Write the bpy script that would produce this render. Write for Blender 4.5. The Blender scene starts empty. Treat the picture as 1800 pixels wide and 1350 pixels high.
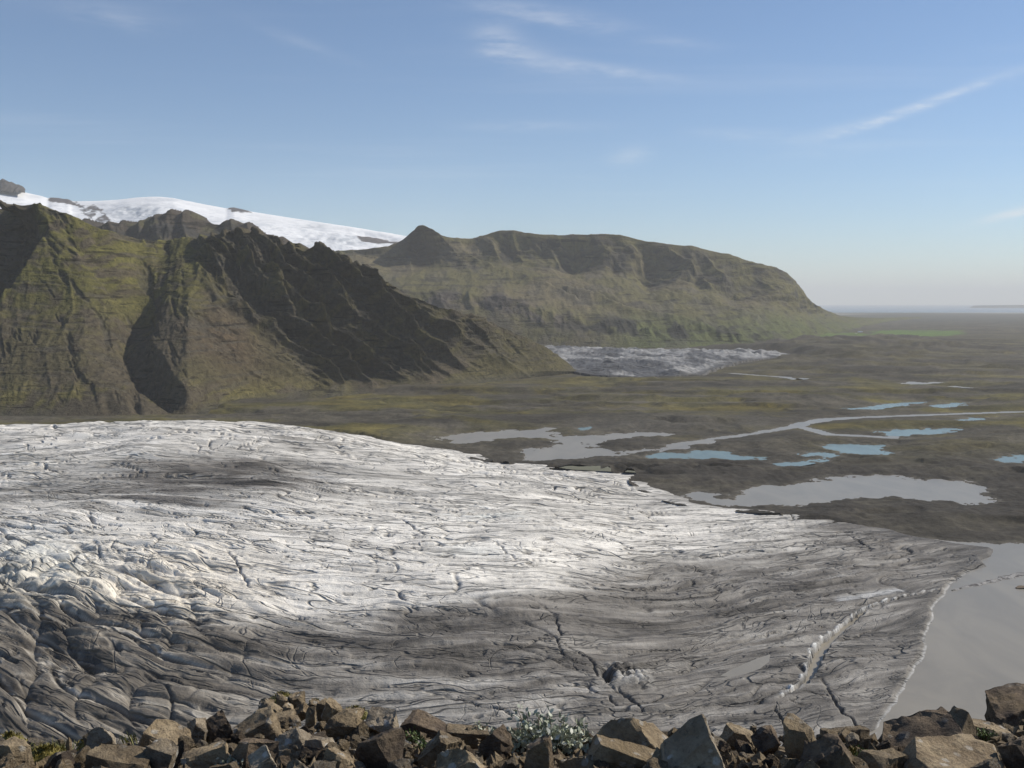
import bpy, bmesh, math, random
import numpy as np
from mathutils import Vector, Matrix, Euler

# ------------------------------------------------------------------ camera, sky, sun, exposure
SC = bpy.context.scene
COL = SC.collection
CAMH = 220.0                      # eye height above the outwash plain (m)
FPX, CX, CY, EYE = 1930.0, 900.0, 675.0, 532.0
PITCH = math.atan((CY - EYE) / FPX)
cam_d = bpy.data.cameras.new('camera'); cam = bpy.data.objects.new('camera', cam_d); COL.objects.link(cam)
cam_d.sensor_width = 36.0; cam_d.lens = 36.0 * FPX / 1800.0
cam_d.clip_start = 0.1; cam_d.clip_end = 400000.0
cam.location = (0, 0, CAMH); cam.rotation_euler = (math.pi / 2 - PITCH, 0, 0)
SC.camera = cam

SUN_AZ, SUN_EL = math.radians(69), math.radians(38)
SKY_STRENGTH = 0.110
world = bpy.data.worlds.new('World'); SC.world = world; world.use_nodes = True
sun_d = bpy.data.lights.new('sun', 'SUN'); sun = bpy.data.objects.new('sun', sun_d); COL.objects.link(sun)
sun_d.energy = 5.0; sun_d.angle = math.radians(0.53); sun_d.color = (1.0, 0.93, 0.82)
sdir = Vector((math.sin(SUN_AZ) * math.cos(SUN_EL), math.cos(SUN_AZ) * math.cos(SUN_EL), math.sin(SUN_EL)))
sun.rotation_euler = sdir.to_track_quat('Z', 'Y').to_euler()
sun.location = (50, 0, 300)
SC.view_settings.view_transform = 'Standard'; SC.view_settings.look = 'None'
SC.view_settings.exposure = 0.0; SC.view_settings.gamma = 1.0; SC.view_settings.use_curve_mapping = False
SC.render.engine = 'CYCLES'
SC.cycles.use_denoising = True
SC.cycles.max_bounces = 5; SC.cycles.volume_bounces = 2; SC.cycles.transparent_max_bounces = 8
HAZE_DENSITY = 2.4e-5
HAZE_COLOR = (0.985, 0.98, 0.96, 1)

class NT:
    """small helper for writing node trees"""
    def __init__(s, nt): s.nt = nt; nt.nodes.clear()
    def n(s, t, **kw):
        nd = s.nt.nodes.new(t)
        for k, v in kw.items():
            if k.startswith('i_'):
                key = k[2:]; key = int(key) if key.isdigit() else key.replace('_', ' ')
                s.put(nd.inputs[key], v)
            else: setattr(nd, k, v)
        return nd
    def put(s, sock, v):
        if hasattr(v, 'is_output'): s.nt.links.new(v, sock)
        else: sock.default_value = v
    def m(s, op, a, b=None, c=None, clamp=False):
        nd = s.nt.nodes.new('ShaderNodeMath'); nd.operation = op; nd.use_clamp = clamp
        for i, v in enumerate((a, b, c)):
            if v is not None: s.put(nd.inputs[i], v)
        return nd.outputs[0]
    def vm(s, op, a, b=None, out=0):
        nd = s.nt.nodes.new('ShaderNodeVectorMath'); nd.operation = op
        s.put(nd.inputs[0], a)
        if b is not None: s.put(nd.inputs[1], b)
        return nd.outputs[out]
    def noise(s, vec, scale, detail=4, rough=0.6, lac=2.0, dist=0.0):
        nd = s.n('ShaderNodeTexNoise'); nd.noise_dimensions = '3D'
        s.put(nd.inputs['Vector'], vec)
        for k, v in (('Scale', scale), ('Detail', detail), ('Roughness', rough), ('Lacunarity', lac), ('Distortion', dist)): s.put(nd.inputs[k], v)
        return nd.outputs['Fac']
    def ramp(s, fac, lo, hi, a=0.0, b=1.0):
        nd = s.n('ShaderNodeMapRange'); nd.interpolation_type = 'SMOOTHSTEP'
        for i, v in enumerate((fac, lo, hi, a, b)): s.put(nd.inputs[i], v)
        return nd.outputs[0]
    def mix(s, fac, a, b, mode='MIX'):
        nd = s.nt.nodes.new('ShaderNodeMix'); nd.data_type = 'RGBA'; nd.blend_type = mode
        s.put(nd.inputs[0], fac); s.put(nd.inputs[6], a); s.put(nd.inputs[7], b)
        return nd.outputs[2]

def build_world():
    T = NT(world.node_tree)
    sky = T.n('ShaderNodeTexSky'); sky.sky_type = 'NISHITA'; sky.sun_disc = False
    sky.sun_elevation = SUN_EL; sky.sun_rotation = SUN_AZ
    sky.altitude = 1500; sky.air_density = 1.0; sky.dust_density = 0.45; sky.ozone_density = 4.0
    tc = T.n('ShaderNodeTexCoord').outputs['Generated']
    sep = T.n('ShaderNodeSeparateXYZ'); T.put(sep.inputs[0], tc)
    x, y, z = sep.outputs
    az = T.m('ARCTAN2', x, y); el = T.m('ARCSINE', z)
    # thin cirrus: streaks in the high air, drawn-out tufts that share one field of fibres
    total = None
    cv = T.n('ShaderNodeCombineXYZ'); T.put(cv.inputs[0], T.m('ADD', az, T.m('MULTIPLY', el, 0.8))); T.put(cv.inputs[1], T.m('MULTIPLY', el, 4.5)); cv.inputs[2].default_value = 2.0
    n = T.noise(cv.outputs[0], 22.0, 5, 0.62)
    nc = T.m('SUBTRACT', n, 0.5); fib = T.ramp(n, 0.22, 0.75)
    for (px, py, length, width, ang, amp) in CIRRUS:
        a0 = math.atan((px - CX) / FPX); e0 = math.atan((EYE - py) / FPX) * math.cos(a0)
        ca, sa = math.cos(math.radians(ang)), math.sin(math.radians(ang))
        da = T.m('SUBTRACT', az, a0); de = T.m('ADD', el, T.m('MULTIPLY_ADD', nc, width / FPX * 1.3, -e0))
        u = T.m('MULTIPLY_ADD', da, ca * FPX / length, T.m('MULTIPLY', de, sa * FPX / length))
        v = T.m('MULTIPLY_ADD', de, ca * FPX / width, T.m('MULTIPLY', da, -sa * FPX / width))
        g = T.m('EXPONENT', T.m('MULTIPLY', T.m('MULTIPLY_ADD', u, u, T.m('MULTIPLY', v, v)), -1.0))
        total = T.m('MULTIPLY', g, amp) if total is None else T.m('MULTIPLY_ADD', g, amp, total)
    total = T.m('MULTIPLY', T.m('MULTIPLY', total, fib), 0.9)
    # faint veil everywhere
    dz = T.m('MAXIMUM', z, 0.04)
    cv = T.n('ShaderNodeCombineXYZ'); T.put(cv.inputs[0], T.m('DIVIDE', x, dz)); T.put(cv.inputs[1], T.m('DIVIDE', y, dz)); cv.inputs[2].default_value = 3.1
    vs = T.vm('MULTIPLY', cv.outputs[0], (0.35, 1.1, 1.0))
    veil = T.m('MULTIPLY', T.ramp(T.noise(vs, 0.8, 4, 0.62), 0.5, 0.85), 0.10)
    veil = T.m('MULTIPLY', veil, T.ramp(z, 0.03, 0.14))
    total = T.m('MINIMUM', T.m('ADD', total, veil), 0.85)
    col = T.mix(total, sky.outputs[0], (8.3, 8.4, 8.6, 1))
    bg = T.n('ShaderNodeBackground'); T.put(bg.inputs[0], col); bg.inputs[1].default_value = SKY_STRENGTH
    world.cycles.sampling_method = 'MANUAL'; world.cycles.sample_map_resolution = 512
    out = T.n('ShaderNodeOutputWorld'); T.put(out.inputs[0], bg.outputs[0])

# (photo px, px, half length, half width, tilt deg, strength)
CIRRUS = [(960, 38, 130, 15, -9, .30), (880, 82, 38, 26, -30, .34), (930, 108, 90, 22, -18, .20), (1060, 130, 120, 9, -9, .36),
          (1180, 84, 70, 8, -6, .16), (1590, 198, 120, 7, 17, .85), (1450, 235, 80, 8, 12, .22), (1310, 240, 80, 8, -4, .20), (1105, 276, 36, 12, 8, .28),
          (930, 227, 110, 8, 0, .20), (1785, 373, 60, 7, 14, .80), (1470, 268, 90, 12, 4, .10), (220, 38, 80, 18, -6, .16), (540, 85, 80, 9, -18, .14)]
build_world()

# ------------------------------------------------------------------ numeric helpers
rng = np.random.default_rng(7)
_perm = rng.permutation(512).astype(np.int32)
_perm = np.concatenate([_perm, _perm])
_g2 = np.stack([np.cos(np.linspace(0, 2 * np.pi, 64, endpoint=False)), np.sin(np.linspace(0, 2 * np.pi, 64, endpoint=False))], 1).astype(np.float32)
_g3 = rng.normal(size=(64, 3)); _g3 = (_g3 / np.linalg.norm(_g3, axis=1, keepdims=True) * 1.25).astype(np.float32)

def pn2(x, y, seed=0):
    x = np.asarray(x, np.float64) + seed * 17.31; y = np.asarray(y, np.float64) + seed * 7.77
    xi = np.floor(x); yi = np.floor(y); fx = (x - xi).astype(np.float32); fy = (y - yi).astype(np.float32)
    xi = xi.astype(np.int64) & 511; yi = yi.astype(np.int64) & 511
    x1 = (xi + 1) & 511; y1 = (yi + 1) & 511
    u = fx * fx * fx * (fx * (fx * 6 - 15) + 10); v = fy * fy * fy * (fy * (fy * 6 - 15) + 10)
    def gr(a, b, dx, dy):
        g = _g2[_perm[_perm[a] + b] & 63]; return g[..., 0] * dx + g[..., 1] * dy
    n00 = gr(xi, yi, fx, fy); n10 = gr(x1, yi, fx - 1, fy); n01 = gr(xi, y1, fx, fy - 1); n11 = gr(x1, y1, fx - 1, fy - 1)
    a = n00 + u * (n10 - n00); b = n01 + u * (n11 - n01)
    return (a + v * (b - a)) * 1.5

def pn3(x, y, z, seed=0):
    x = np.asarray(x, np.float64) + seed * 13.1; y = np.asarray(y, np.float64) + seed * 5.7; z = np.asarray(z, np.float64) + seed * 9.3
    xi = np.floor(x); yi = np.floor(y); zi = np.floor(z)
    fx = (x - xi).astype(np.float32); fy = (y - yi).astype(np.float32); fz = (z - zi).astype(np.float32)
    xi = xi.astype(np.int64) & 511; yi = yi.astype(np.int64) & 511; zi = zi.astype(np.int64) & 511
    u = fx * fx * (3 - 2 * fx); v = fy * fy * (3 - 2 * fy); w = fz * fz * (3 - 2 * fz)
    r = 0
    for i in (0, 1):
        for j in (0, 1):
            for k in (0, 1):
                g = _g3[_perm[_perm[_perm[(xi + i) & 511] + ((yi + j) & 511)] + ((zi + k) & 511)] & 63]
                d = g[..., 0] * (fx - i) + g[..., 1] * (fy - j) + g[..., 2] * (fz - k)
                r = r + d * (u if i else 1 - u) * (v if j else 1 - v) * (w if k else 1 - w)
    return r * 1.3

def fbm2(x, y, oct=5, gain=0.5, lac=2.03, seed=0):
    s = 0; a = 1.0
    for o in range(oct):
        s = s + a * pn2(x, y, seed + o * 3); x = x * lac; y = y * lac; a *= gain
    return s
def ridge2(x, y, oct=5, gain=0.5, lac=2.07, seed=0):
    s = 0; a = 1.0; w = 1.0
    for o in range(oct):
        n = 1 - np.abs(pn2(x, y, seed + o * 3)) * 1.6
        n = np.clip(n, 0, 1) ** 2 * w; s = s + a * n; w = np.clip(n * 1.6, 0, 1)
        x = x * lac; y = y * lac; a *= gain
    return s
def ss(a, b, x):
    t = np.clip((x - a) / (b - a), 0, 1); return t * t * (3 - 2 * t)
def lerp(a, b, t): return a + (b - a) * t
def mixc(c, col, t):
    t = np.clip(t, 0, 1)[..., None]; return c * (1 - t) + np.asarray(col, float) * t

SP, CP = math.sin(PITCH), math.cos(PITCH)
def at(px, py, Y):
    """world point seen at photo pixel (px, py) at forward distance Y"""
    px, py, Y = np.broadcast_arrays(np.asarray(px, float), np.asarray(py, float), np.asarray(Y, float))
    u = (px - CX) / FPX; v = (CY - py) / FPX
    t = Y / (CP + v * SP)
    return np.stack([u * t, Y, CAMH + (-SP + v * CP) * t], -1)
def ground_at(px, py, z=0.0):
    px = np.asarray(px, float); py = np.asarray(py, float)
    u = (px - CX) / FPX; v = (CY - py) / FPX
    t = (z - CAMH) / (-SP + v * CP)
    return np.stack([u * t, t * (CP + v * SP)], -1)
def pix(x, y, z):
    zc = z - CAMH; d = y * CP - zc * SP; up = y * SP + zc * CP
    return CX + FPX * x / d, CY - FPX * up / d
def smooth1(a, n, axis=0):
    for _ in range(n):
        p = np.concatenate([np.take(a, [0], axis), a, np.take(a, [-1], axis)], axis)
        m = a.shape[axis]
        a = (np.take(p, range(0, m), axis) + 2 * np.take(p, range(1, m + 1), axis) + np.take(p, range(2, m + 2), axis)) / 4
    return a
def sdist(x, y, poly):
    """signed distance to a closed outline, positive inside"""
    P = np.asarray(poly, float); d2 = np.full(x.shape, 1e18); ins = np.zeros(x.shape, bool)
    for i in range(len(P)):
        a = P[i]; b = P[(i + 1) % len(P)]; e = b - a
        wx = x - a[0]; wy = y - a[1]
        t = np.clip((wx * e[0] + wy * e[1]) / max(1e-9, e @ e), 0, 1)
        d2 = np.minimum(d2, (wx - e[0] * t) ** 2 + (wy - e[1] * t) ** 2)
        c = (a[1] > y) != (b[1] > y)
        if a[1] != b[1]:
            ins ^= c & (x < (b[0] - a[0]) * (y - a[1]) / (b[1] - a[1]) + a[0])
    return np.where(ins, 1, -1) * np.sqrt(d2)
def ldist(x, y, line):
    """distance to an open polyline, its side (+ right of travel) and parameter"""
    P = np.asarray(line, float); best = np.full(x.shape, 1e18); side = np.zeros(x.shape); par = np.zeros(x.shape)
    for i in range(len(P) - 1):
        a, b = P[i], P[i + 1]; e = b - a
        wx = x - a[0]; wy = y - a[1]
        t = np.clip((wx * e[0] + wy * e[1]) / max(1e-9, e @ e), 0, 1)
        d2 = (wx - e[0] * t) ** 2 + (wy - e[1] * t) ** 2
        m = d2 < best
        best = np.where(m, d2, best); side = np.where(m, np.sign(e[1] * wx - e[0] * wy), side); par = np.where(m, (i + t) / (len(P) - 1), par)
    return np.sqrt(best), side, par

# ------------------------------------------------------------------ object helpers
def link(name, me, mat, parent=None, loc=(0, 0, 0)):
    o = bpy.data.objects.new(name, me); COL.objects.link(o); o.location = loc
    if mat is not None and len(me.materials) == 0: me.materials.append(mat)
    if parent is not None: o.parent = parent
    return o
def tag(o, label=None, cat=None, group=None, kind=None):
    if label: o['label'] = label
    if cat: o['category'] = cat
    if group: o['group'] = group
    if kind: o['kind'] = kind
    return o
def grid_object(name, V, mat, col=None, keep=None, extra=None, flip=False):
    """V (rows, cols, 3) -> one smooth mesh"""
    R, C = V.shape[:2]
    idx = np.arange(R * C).reshape(R, C)
    q = np.stack([idx[:-1, :-1], idx[:-1, 1:], idx[1:, 1:], idx[1:, :-1]], -1).reshape(-1, 4)
    if keep is not None:
        k = keep[:-1, :-1] | keep[:-1, 1:] | keep[1:, 1:] | keep[1:, :-1]
        q = q[k.reshape(-1)]
    if flip: q = q[:, ::-1]
    used = np.zeros(R * C, bool); used[q.reshape(-1)] = True
    remap = np.cumsum(used) - 1; q = remap[q]
    co = V.reshape(-1, 3)[used].astype(np.float32)
    me = bpy.data.meshes.new(name)
    me.vertices.add(len(co)); me.vertices.foreach_set('co', co.reshape(-1))
    me.loops.add(q.size); me.loops.foreach_set('vertex_index', q.reshape(-1).astype(np.int32))
    me.polygons.add(len(q)); me.polygons.foreach_set('loop_start', np.arange(0, q.size, 4, dtype=np.int32))
    me.update(calc_edges=True)
    me.polygons.foreach_set('use_smooth', np.ones(len(q), bool))
    if col is not None:
        a = me.attributes.new('tint', 'FLOAT_COLOR', 'POINT')
        c4 = np.ones((len(co), 4), np.float32); c4[:, :3] = col.reshape(-1, 3)[used]
        a.data.foreach_set('color', c4.reshape(-1))
    if extra is not None:
        a = me.attributes.new('flow', 'FLOAT_VECTOR', 'POINT'); a.data.foreach_set('vector', extra.reshape(-1, 3)[used].astype(np.float32).reshape(-1))
    me.validate()
    return link(name, me, mat)
def normals(V):
    du = np.gradient(V, axis=1); dv = np.gradient(V, axis=0)
    n = np.cross(du, dv); return n / np.maximum(1e-9, np.linalg.norm(n, axis=-1, keepdims=True))
def loft(px, lines, counts, smooth_rows=3, smooth_cols=2):
    """lines: list of [(px, py, Y), ...] from the foot of the slope to beyond the crest; returns (rows, cols, 3)"""
    pts = []
    for L in lines:
        L = np.asarray(L, float)
        py = np.interp(px, L[:, 0], L[:, 1]); Y = np.interp(px, L[:, 0], L[:, 2])
        Y = smooth1(Y, 6)
        pts.append(at(px, py, Y))
    rows = []
    for i, n in enumerate(counts):
        for k in range(n):
            t = k / n; rows.append(pts[i] * (1 - t) + pts[i + 1] * t)
    rows.append(pts[-1])
    V = np.stack(rows, 0)
    V[1:-1] = smooth1(V, smooth_rows, 0)[1:-1]
    return smooth1(V, smooth_cols, 1)

# ------------------------------------------------------------------ materials
def mat_new(name):
    m = bpy.data.materials.new(name); m.use_nodes = True
    return m, NT(m.node_tree)
def finish(T, color, rough=0.9, spec=0.2, bump=None, bump_dist=1.0, bump_str=1.0, sheen=0.0, rough_sock=None):
    b = T.n('ShaderNodeBsdfPrincipled'); T.put(b.inputs['Base Color'], color)
    T.put(b.inputs['Roughness'], rough if rough_sock is None else rough_sock); b.inputs['Specular IOR Level'].default_value = spec
    if bump is not None:
        bp = T.n('ShaderNodeBump'); bp.inputs['Strength'].default_value = bump_str; bp.inputs['Distance'].default_value = bump_dist
        T.put(bp.inputs['Height'], bump); T.put(b.inputs['Normal'], bp.outputs[0])
    o = T.n('ShaderNodeOutputMaterial'); T.put(o.inputs[0], b.outputs[0])
    return b
def terrain_mat(name, fine, coarse, amt=0.5, bump_d=3.0, stretch=(1, 1, 1), spec=0.15, bump_s=0.7, strata=0.0):
    m, T = mat_new(name)
    at_ = T.n('ShaderNodeAttribute'); at_.attribute_name = 'tint'
    pos = T.n('ShaderNodeNewGeometry').outputs['Position']
    p = T.vm('MULTIPLY', pos, stretch)
    n1 = T.noise(p, 1.0 / fine, 6, 0.70); n2 = T.noise(p, 1.0 / coarse, 5, 0.64)
    f = T.m('ADD', T.m('MULTIPLY', T.m('SUBTRACT', n1, 0.5), 2.4 * amt), T.m('MULTIPLY', T.m('SUBTRACT', n2, 0.5), 1.4 * amt))
    f = T.m('MAXIMUM', T.m('ADD', f, 1.0), 0.2); hgt = n1
    if strata:      # broken lava beds and runnels, in metres of bed thickness
        b = T.noise(T.vm('MULTIPLY', pos, (.07, .07, 1.0)), 0.55 / strata, 3, 0.6)
        bm_ = T.m('MULTIPLY', T.ramp(b, 0.56, 0.62), T.ramp(T.noise(p, 1.0 / (strata * 14), 4, 0.62), 0.44, 0.58))
        r = T.noise(T.vm('MULTIPLY', pos, (1.0, 0.35, .16)), 0.5 / strata, 4, 0.66)
        rm = T.m('MULTIPLY', T.ramp(r, 0.55, 0.66), 0.55)
        sp_ = T.m('MULTIPLY', T.ramp(T.noise(p, 1.0 / (strata * 1.5), 3, 0.6), 0.58, 0.66), T.ramp(n2, 0.42, 0.6))
        dk = T.m('MAXIMUM', T.m('MAXIMUM', T.m('MULTIPLY', bm_, 0.75), T.m('MULTIPLY', rm, 0.7)), T.m('MULTIPLY', sp_, 0.62))
        f = T.m('MULTIPLY', f, T.m('SUBTRACT', 1.12, dk)); hgt = T.m('SUBTRACT', n1, T.m('MULTIPLY', dk, 0.55))
    c = T.n('ShaderNodeVectorMath', operation='SCALE'); T.put(c.inputs[0], at_.outputs['Color']); T.put(c.inputs['Scale'], f)
    finish(T, c.outputs[0], 0.95, spec, hgt, bump_d, bump_s)
    return m
M = {}
M['slope'] = terrain_mat('vegetated_scree', 14.0, 70.0, 0.9, 7.0, (1, 1, 1.4), strata=5.0)
M['farslope'] = terrain_mat('far_heath_and_rock', 36.0, 200.0, 0.6, 14.0, (1, 1, 1.5), strata=11.0)
M['ground'] = terrain_mat('outwash_gravel', 9.0, 70.0, 0.85, 2.5)
M['snow'] = terrain_mat('firn_snow', 60.0, 300.0, 0.10, 10.0, spec=0.3)
M['ice2'] = terrain_mat('dirty_tongue_ice', 10.0, 50.0, 0.45, 4.0)

def ice_mat():
    """bare ice: crevasse sets and dirt lines follow the flow coordinates stored on the surface"""
    m, T = mat_new('glacier_ice')
    at_ = T.n('ShaderNodeAttribute'); at_.attribute_name = 'tint'
    fl = T.n('ShaderNodeAttribute'); fl.attribute_name = 'flow'
    sp = T.n('ShaderNodeSeparateXYZ'); T.put(sp.inputs[0], fl.outputs['Vector']); A, C, Dm = sp.outputs
    pos = T.n('ShaderNodeNewGeometry').outputs['Position']
    n1 = T.noise(pos, 0.8, 5, 0.7)
    def fv(ka, kc, z):
        c = T.n('ShaderNodeCombineXYZ'); T.put(c.inputs[0], T.m('MULTIPLY', A, ka)); T.put(c.inputs[1], T.m('MULTIPLY', C, kc)); c.inputs[2].default_value = z
        return c.outputs[0]
    streak = T.noise(fv(1 / 55, 1 / 7, 0.0), 1.0, 5, 0.66)
    broad = T.noise(fv(1 / 130, 1 / 60, 7.0), 1.0, 3, 0.55)
    cuts = None; hgt = T.m('MULTIPLY', streak, 1.5)
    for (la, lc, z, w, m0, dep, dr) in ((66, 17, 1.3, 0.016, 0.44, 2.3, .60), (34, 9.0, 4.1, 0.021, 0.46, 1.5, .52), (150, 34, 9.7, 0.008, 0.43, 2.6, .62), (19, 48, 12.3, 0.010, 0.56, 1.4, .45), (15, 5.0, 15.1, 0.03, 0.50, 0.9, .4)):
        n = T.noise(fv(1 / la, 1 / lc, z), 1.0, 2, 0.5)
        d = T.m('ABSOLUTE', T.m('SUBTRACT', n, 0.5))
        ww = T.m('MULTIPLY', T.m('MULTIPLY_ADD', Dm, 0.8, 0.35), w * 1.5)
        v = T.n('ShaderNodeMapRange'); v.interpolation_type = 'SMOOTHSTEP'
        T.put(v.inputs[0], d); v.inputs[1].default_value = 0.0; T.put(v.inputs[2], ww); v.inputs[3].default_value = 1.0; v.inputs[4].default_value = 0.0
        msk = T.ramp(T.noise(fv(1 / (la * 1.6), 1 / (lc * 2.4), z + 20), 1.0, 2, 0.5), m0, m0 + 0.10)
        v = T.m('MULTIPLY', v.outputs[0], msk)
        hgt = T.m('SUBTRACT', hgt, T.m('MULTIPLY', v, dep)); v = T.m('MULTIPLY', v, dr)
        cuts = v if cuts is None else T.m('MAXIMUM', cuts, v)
    f = T.m('ADD', T.m('MULTIPLY', T.m('SUBTRACT', n1, 0.5), 0.55), T.m('MULTIPLY', T.m('SUBTRACT', streak, 0.5), 1.5))
    f = T.m('ADD', f, T.m('MULTIPLY', T.m('SUBTRACT', broad, 0.5), 0.35))
    f = T.m('MAXIMUM', T.m('ADD', f, 1.0), 0.25)
    c = T.n('ShaderNodeVectorMath', operation='SCALE'); T.put(c.inputs[0], at_.outputs['Color']); T.put(c.inputs['Scale'], f)
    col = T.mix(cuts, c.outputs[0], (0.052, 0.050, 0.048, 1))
    finish(T, col, 0.7, 0.2, T.m('MULTIPLY_ADD', n1, 0.8, hgt), 1.0, 0.85)
    return m
M['ice'] = ice_mat()

def water_mat(name, col, rough, wave, spec=0.5):
    m, T = mat_new(name)
    pos = T.n('ShaderNodeNewGeometry').outputs['Position']
    n = T.noise(pos, 0.55, 4, 0.6); n2 = T.noise(T.vm('MULTIPLY', pos, (1.0, 0.35, 1.0)), 0.02, 6, 0.65, 2.0, 1.5)
    c = T.mix(T.ramp(n2, 0.3, 0.7), (col[0] * .88, col[1] * .89, col[2] * .9, 1), (col[0] * 1.08, col[1] * 1.08, col[2] * 1.07, 1))
    b = finish(T, c, rough, spec, n, wave, 0.35)
    b.inputs['IOR'].default_value = 1.33
    return m
M['silt'] = water_mat('silty_meltwater', (0.258, 0.232, 0.188), 0.28, 0.10, 0.18)
M['blue'] = water_mat('clear_blue_pond', (0.150, 0.205, 0.195), 0.22, 0.06, 0.15)
M['sea'] = water_mat('sea_water', (0.06, 0.09, 0.12), 0.25, 0.3)

def rock_mat(name, a, b, lichen, seedv):
    m, T = mat_new(name)
    tc = T.n('ShaderNodeTexCoord').outputs['Object']
    oi = T.n('ShaderNodeObjectInfo').outputs['Random']
    off = T.n('ShaderNodeCombineXYZ'); T.put(off.inputs[0], T.m('MULTIPLY', oi, 31.0)); T.put(off.inputs[1], T.m('MULTIPLY', oi, 17.0)); off.inputs[2].default_value = seedv
    p = T.vm('ADD', tc, off.outputs[0])
    n1 = T.noise(p, 9.0, 8, 0.68); n2 = T.noise(p, 55.0, 6, 0.7); n3 = T.noise(p, 3.0, 4, 0.6)
    c = T.mix(T.ramp(n1, 0.34, 0.66), a, b)
    c = T.mix(T.ramp(n2, 0.5, 0.74, 0, 0.55), c, (0.055, 0.045, 0.037, 1))
    # ochre and pale crusts
    c = T.mix(T.ramp(n3, 0.52, 0.72, 0, 0.6), c, (0.20, 0.145, 0.075, 1))
    vo = T.n('ShaderNodeTexVoronoi'); vo.feature = 'F1'; T.put(vo.inputs['Vector'], T.vm('ADD', p, T.vm('MULTIPLY', T.n('ShaderNodeTexNoise', i_Vector=p, i_Scale=24.0).outputs['Color'], (0.03, 0.03, 0.03)))); vo.inputs['Scale'].default_value = 15.0
    spot = T.m('MULTIPLY', T.ramp(vo.outputs['Distance'], 0.20, 0.29, 1.0, 0.0), T.ramp(T.noise(p, 2.6, 3, 0.5), 0.50 - lichen * .16, 0.58 - lichen * .16))
    spot = T.m('MULTIPLY', spot, T.ramp(n2, 0.3, 0.55, 0.4, 1.0))
    c = T.mix(T.m('MULTIPLY', spot, min(1.0, lichen)), c, (0.52, 0.50, 0.45, 1))
    v = T.m('ADD', T.m('MULTIPLY', oi, 0.55), 0.72)
    cs = T.n('ShaderNodeVectorMath', operation='SCALE'); T.put(cs.inputs[0], c); T.put(cs.inputs['Scale'], v)
    h = T.m('ADD', T.m('MULTIPLY', n1, 1.0), T.m('MULTIPLY', n2, 0.35))
    finish(T, cs.outputs[0], 0.9, 0.25, h, 0.05, 1.0)
    return m
M['rock'] = rock_mat('brown_basalt', (0.185, 0.138, 0.085, 1), (0.37, 0.29, 0.185, 1), 0.5, 0.0)
M['rock_l'] = rock_mat('lichen_spotted_basalt', (0.21, 0.168, 0.118, 1), (0.40, 0.335, 0.245, 1), 1.0, 4.0)
M['rock_d'] = rock_mat('dark_basalt', (0.075, 0.056, 0.042, 1), (0.21, 0.158, 0.105, 1), 0.2, 8.0)

# ------------------------------------------------------------------ outlines authored as photo pixels on the plain
POOLS = [  # name, material, outline, label
    ('pond', 'silt', [(765, 771), (800, 765), (850, 760), (905, 757), (945, 759), (972, 762), (985, 768), (1040, 765), (1100, 762), (1150, 759), (1185, 763), (1130, 769), (1080, 775), (1040, 779), (1000, 779), (965, 773), (915, 768), (870, 772), (820, 780), (785, 779)]),
    ('pond', 'silt', [(905, 801), (940, 790), (985, 782), (1025, 778), (1045, 784), (1035, 788), (1085, 791), (1140, 790), (1180, 786), (1195, 779), (1252, 775), (1225, 783), (1180, 791), (1120, 796), (1060, 802), (1000, 809), (950, 809), (915, 807)]),
    ('pond', 'blue', [(1140, 801), (1180, 797), (1230, 794), (1265, 794), (1290, 799), (1335, 804), (1318, 809), (1260, 806), (1210, 807), (1165, 807)]),
    ('pond', 'blue', [(1445, 790), (1470, 783), (1500, 782), (1552, 783), (1556, 789), (1578, 796), (1545, 800), (1500, 797), (1465, 796)]),
    ('pond', 'blue', [(1403, 798), (1440, 794), (1462, 797), (1458, 802), (1415, 803)]),
    ('pond', 'blue', [(1540, 760), (1575, 756), (1625, 754), (1682, 753), (1678, 758), (1620, 763), (1600, 767), (1550, 766)]),
    ('pond', 'blue', [(1362, 815), (1400, 809), (1450, 805), (1440, 811), (1400, 818), (1375, 819)]),
    ('pond', 'blue', [(1482, 718), (1530, 714), (1575, 709), (1625, 707), (1605, 713), (1560, 717), (1540, 721), (1500, 720)]),
    ('pond', 'blue', [(1636, 714), (1660, 709), (1700, 708), (1690, 713), (1650, 717)]),
    ('pond', 'blue', [(1682, 738), (1710, 735), (1742, 735), (1730, 739), (1695, 740)]),
    ('pond', 'blue', [(1748, 808), (1775, 801), (1830, 799), (1900, 803), (1880, 812), (1780, 813)]),
    ('lake', 'silt', [(1255, 884), (1300, 868), (1350, 856), (1405, 848), (1440, 844), (1475, 838), (1530, 835), (1580, 835), (1602, 842), (1650, 845), (1700, 848), (1735, 855), (1748, 864), (1728, 878), (1700, 886), (1640, 882), (1580, 876), (1530, 876), (1480, 881), (1420, 884), (1360, 889), (1300, 893)]),
    ('pond', 'silt', [(1192, 872), (1230, 866), (1262, 870), (1250, 879), (1215, 880)]),
    ('pond', 'blue', [(1012, 752), (1040, 750), (1040, 756), (1020, 757)]),
    ('pond', 'silt', [(1588, 674), (1600, 671), (1618, 673), (1600, 677)]),
]
LAKE = [(1570, 940), (1610, 946), (1660, 951), (1720, 953), (1800, 956), (1900, 955), (2100, 950), (2300, 1000), (2350, 1420), (1250, 1420), (1250, 1150), (1400, 1050), (1560, 985)]
RIVER = [(1180, 783), (1250, 772), (1300, 766), (1350, 758), (1400, 750), (1418, 743), (1445, 738), (1500, 734.5), (1560, 732), (1640, 729), (1720, 726.5), (1800, 724), (1950, 721), (2150, 715)]
STREAMS = [[(1285, 656), (1330, 660), (1380, 663), (1405, 668), (1415, 665)], [(1590, 674), (1620, 675), (1650, 672)], [(1670, 679), (1712, 683)], [(1412, 752), (1460, 764), (1540, 768), (1580, 770)], [(850, 765), (950, 757), (970, 752)]]
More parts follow.
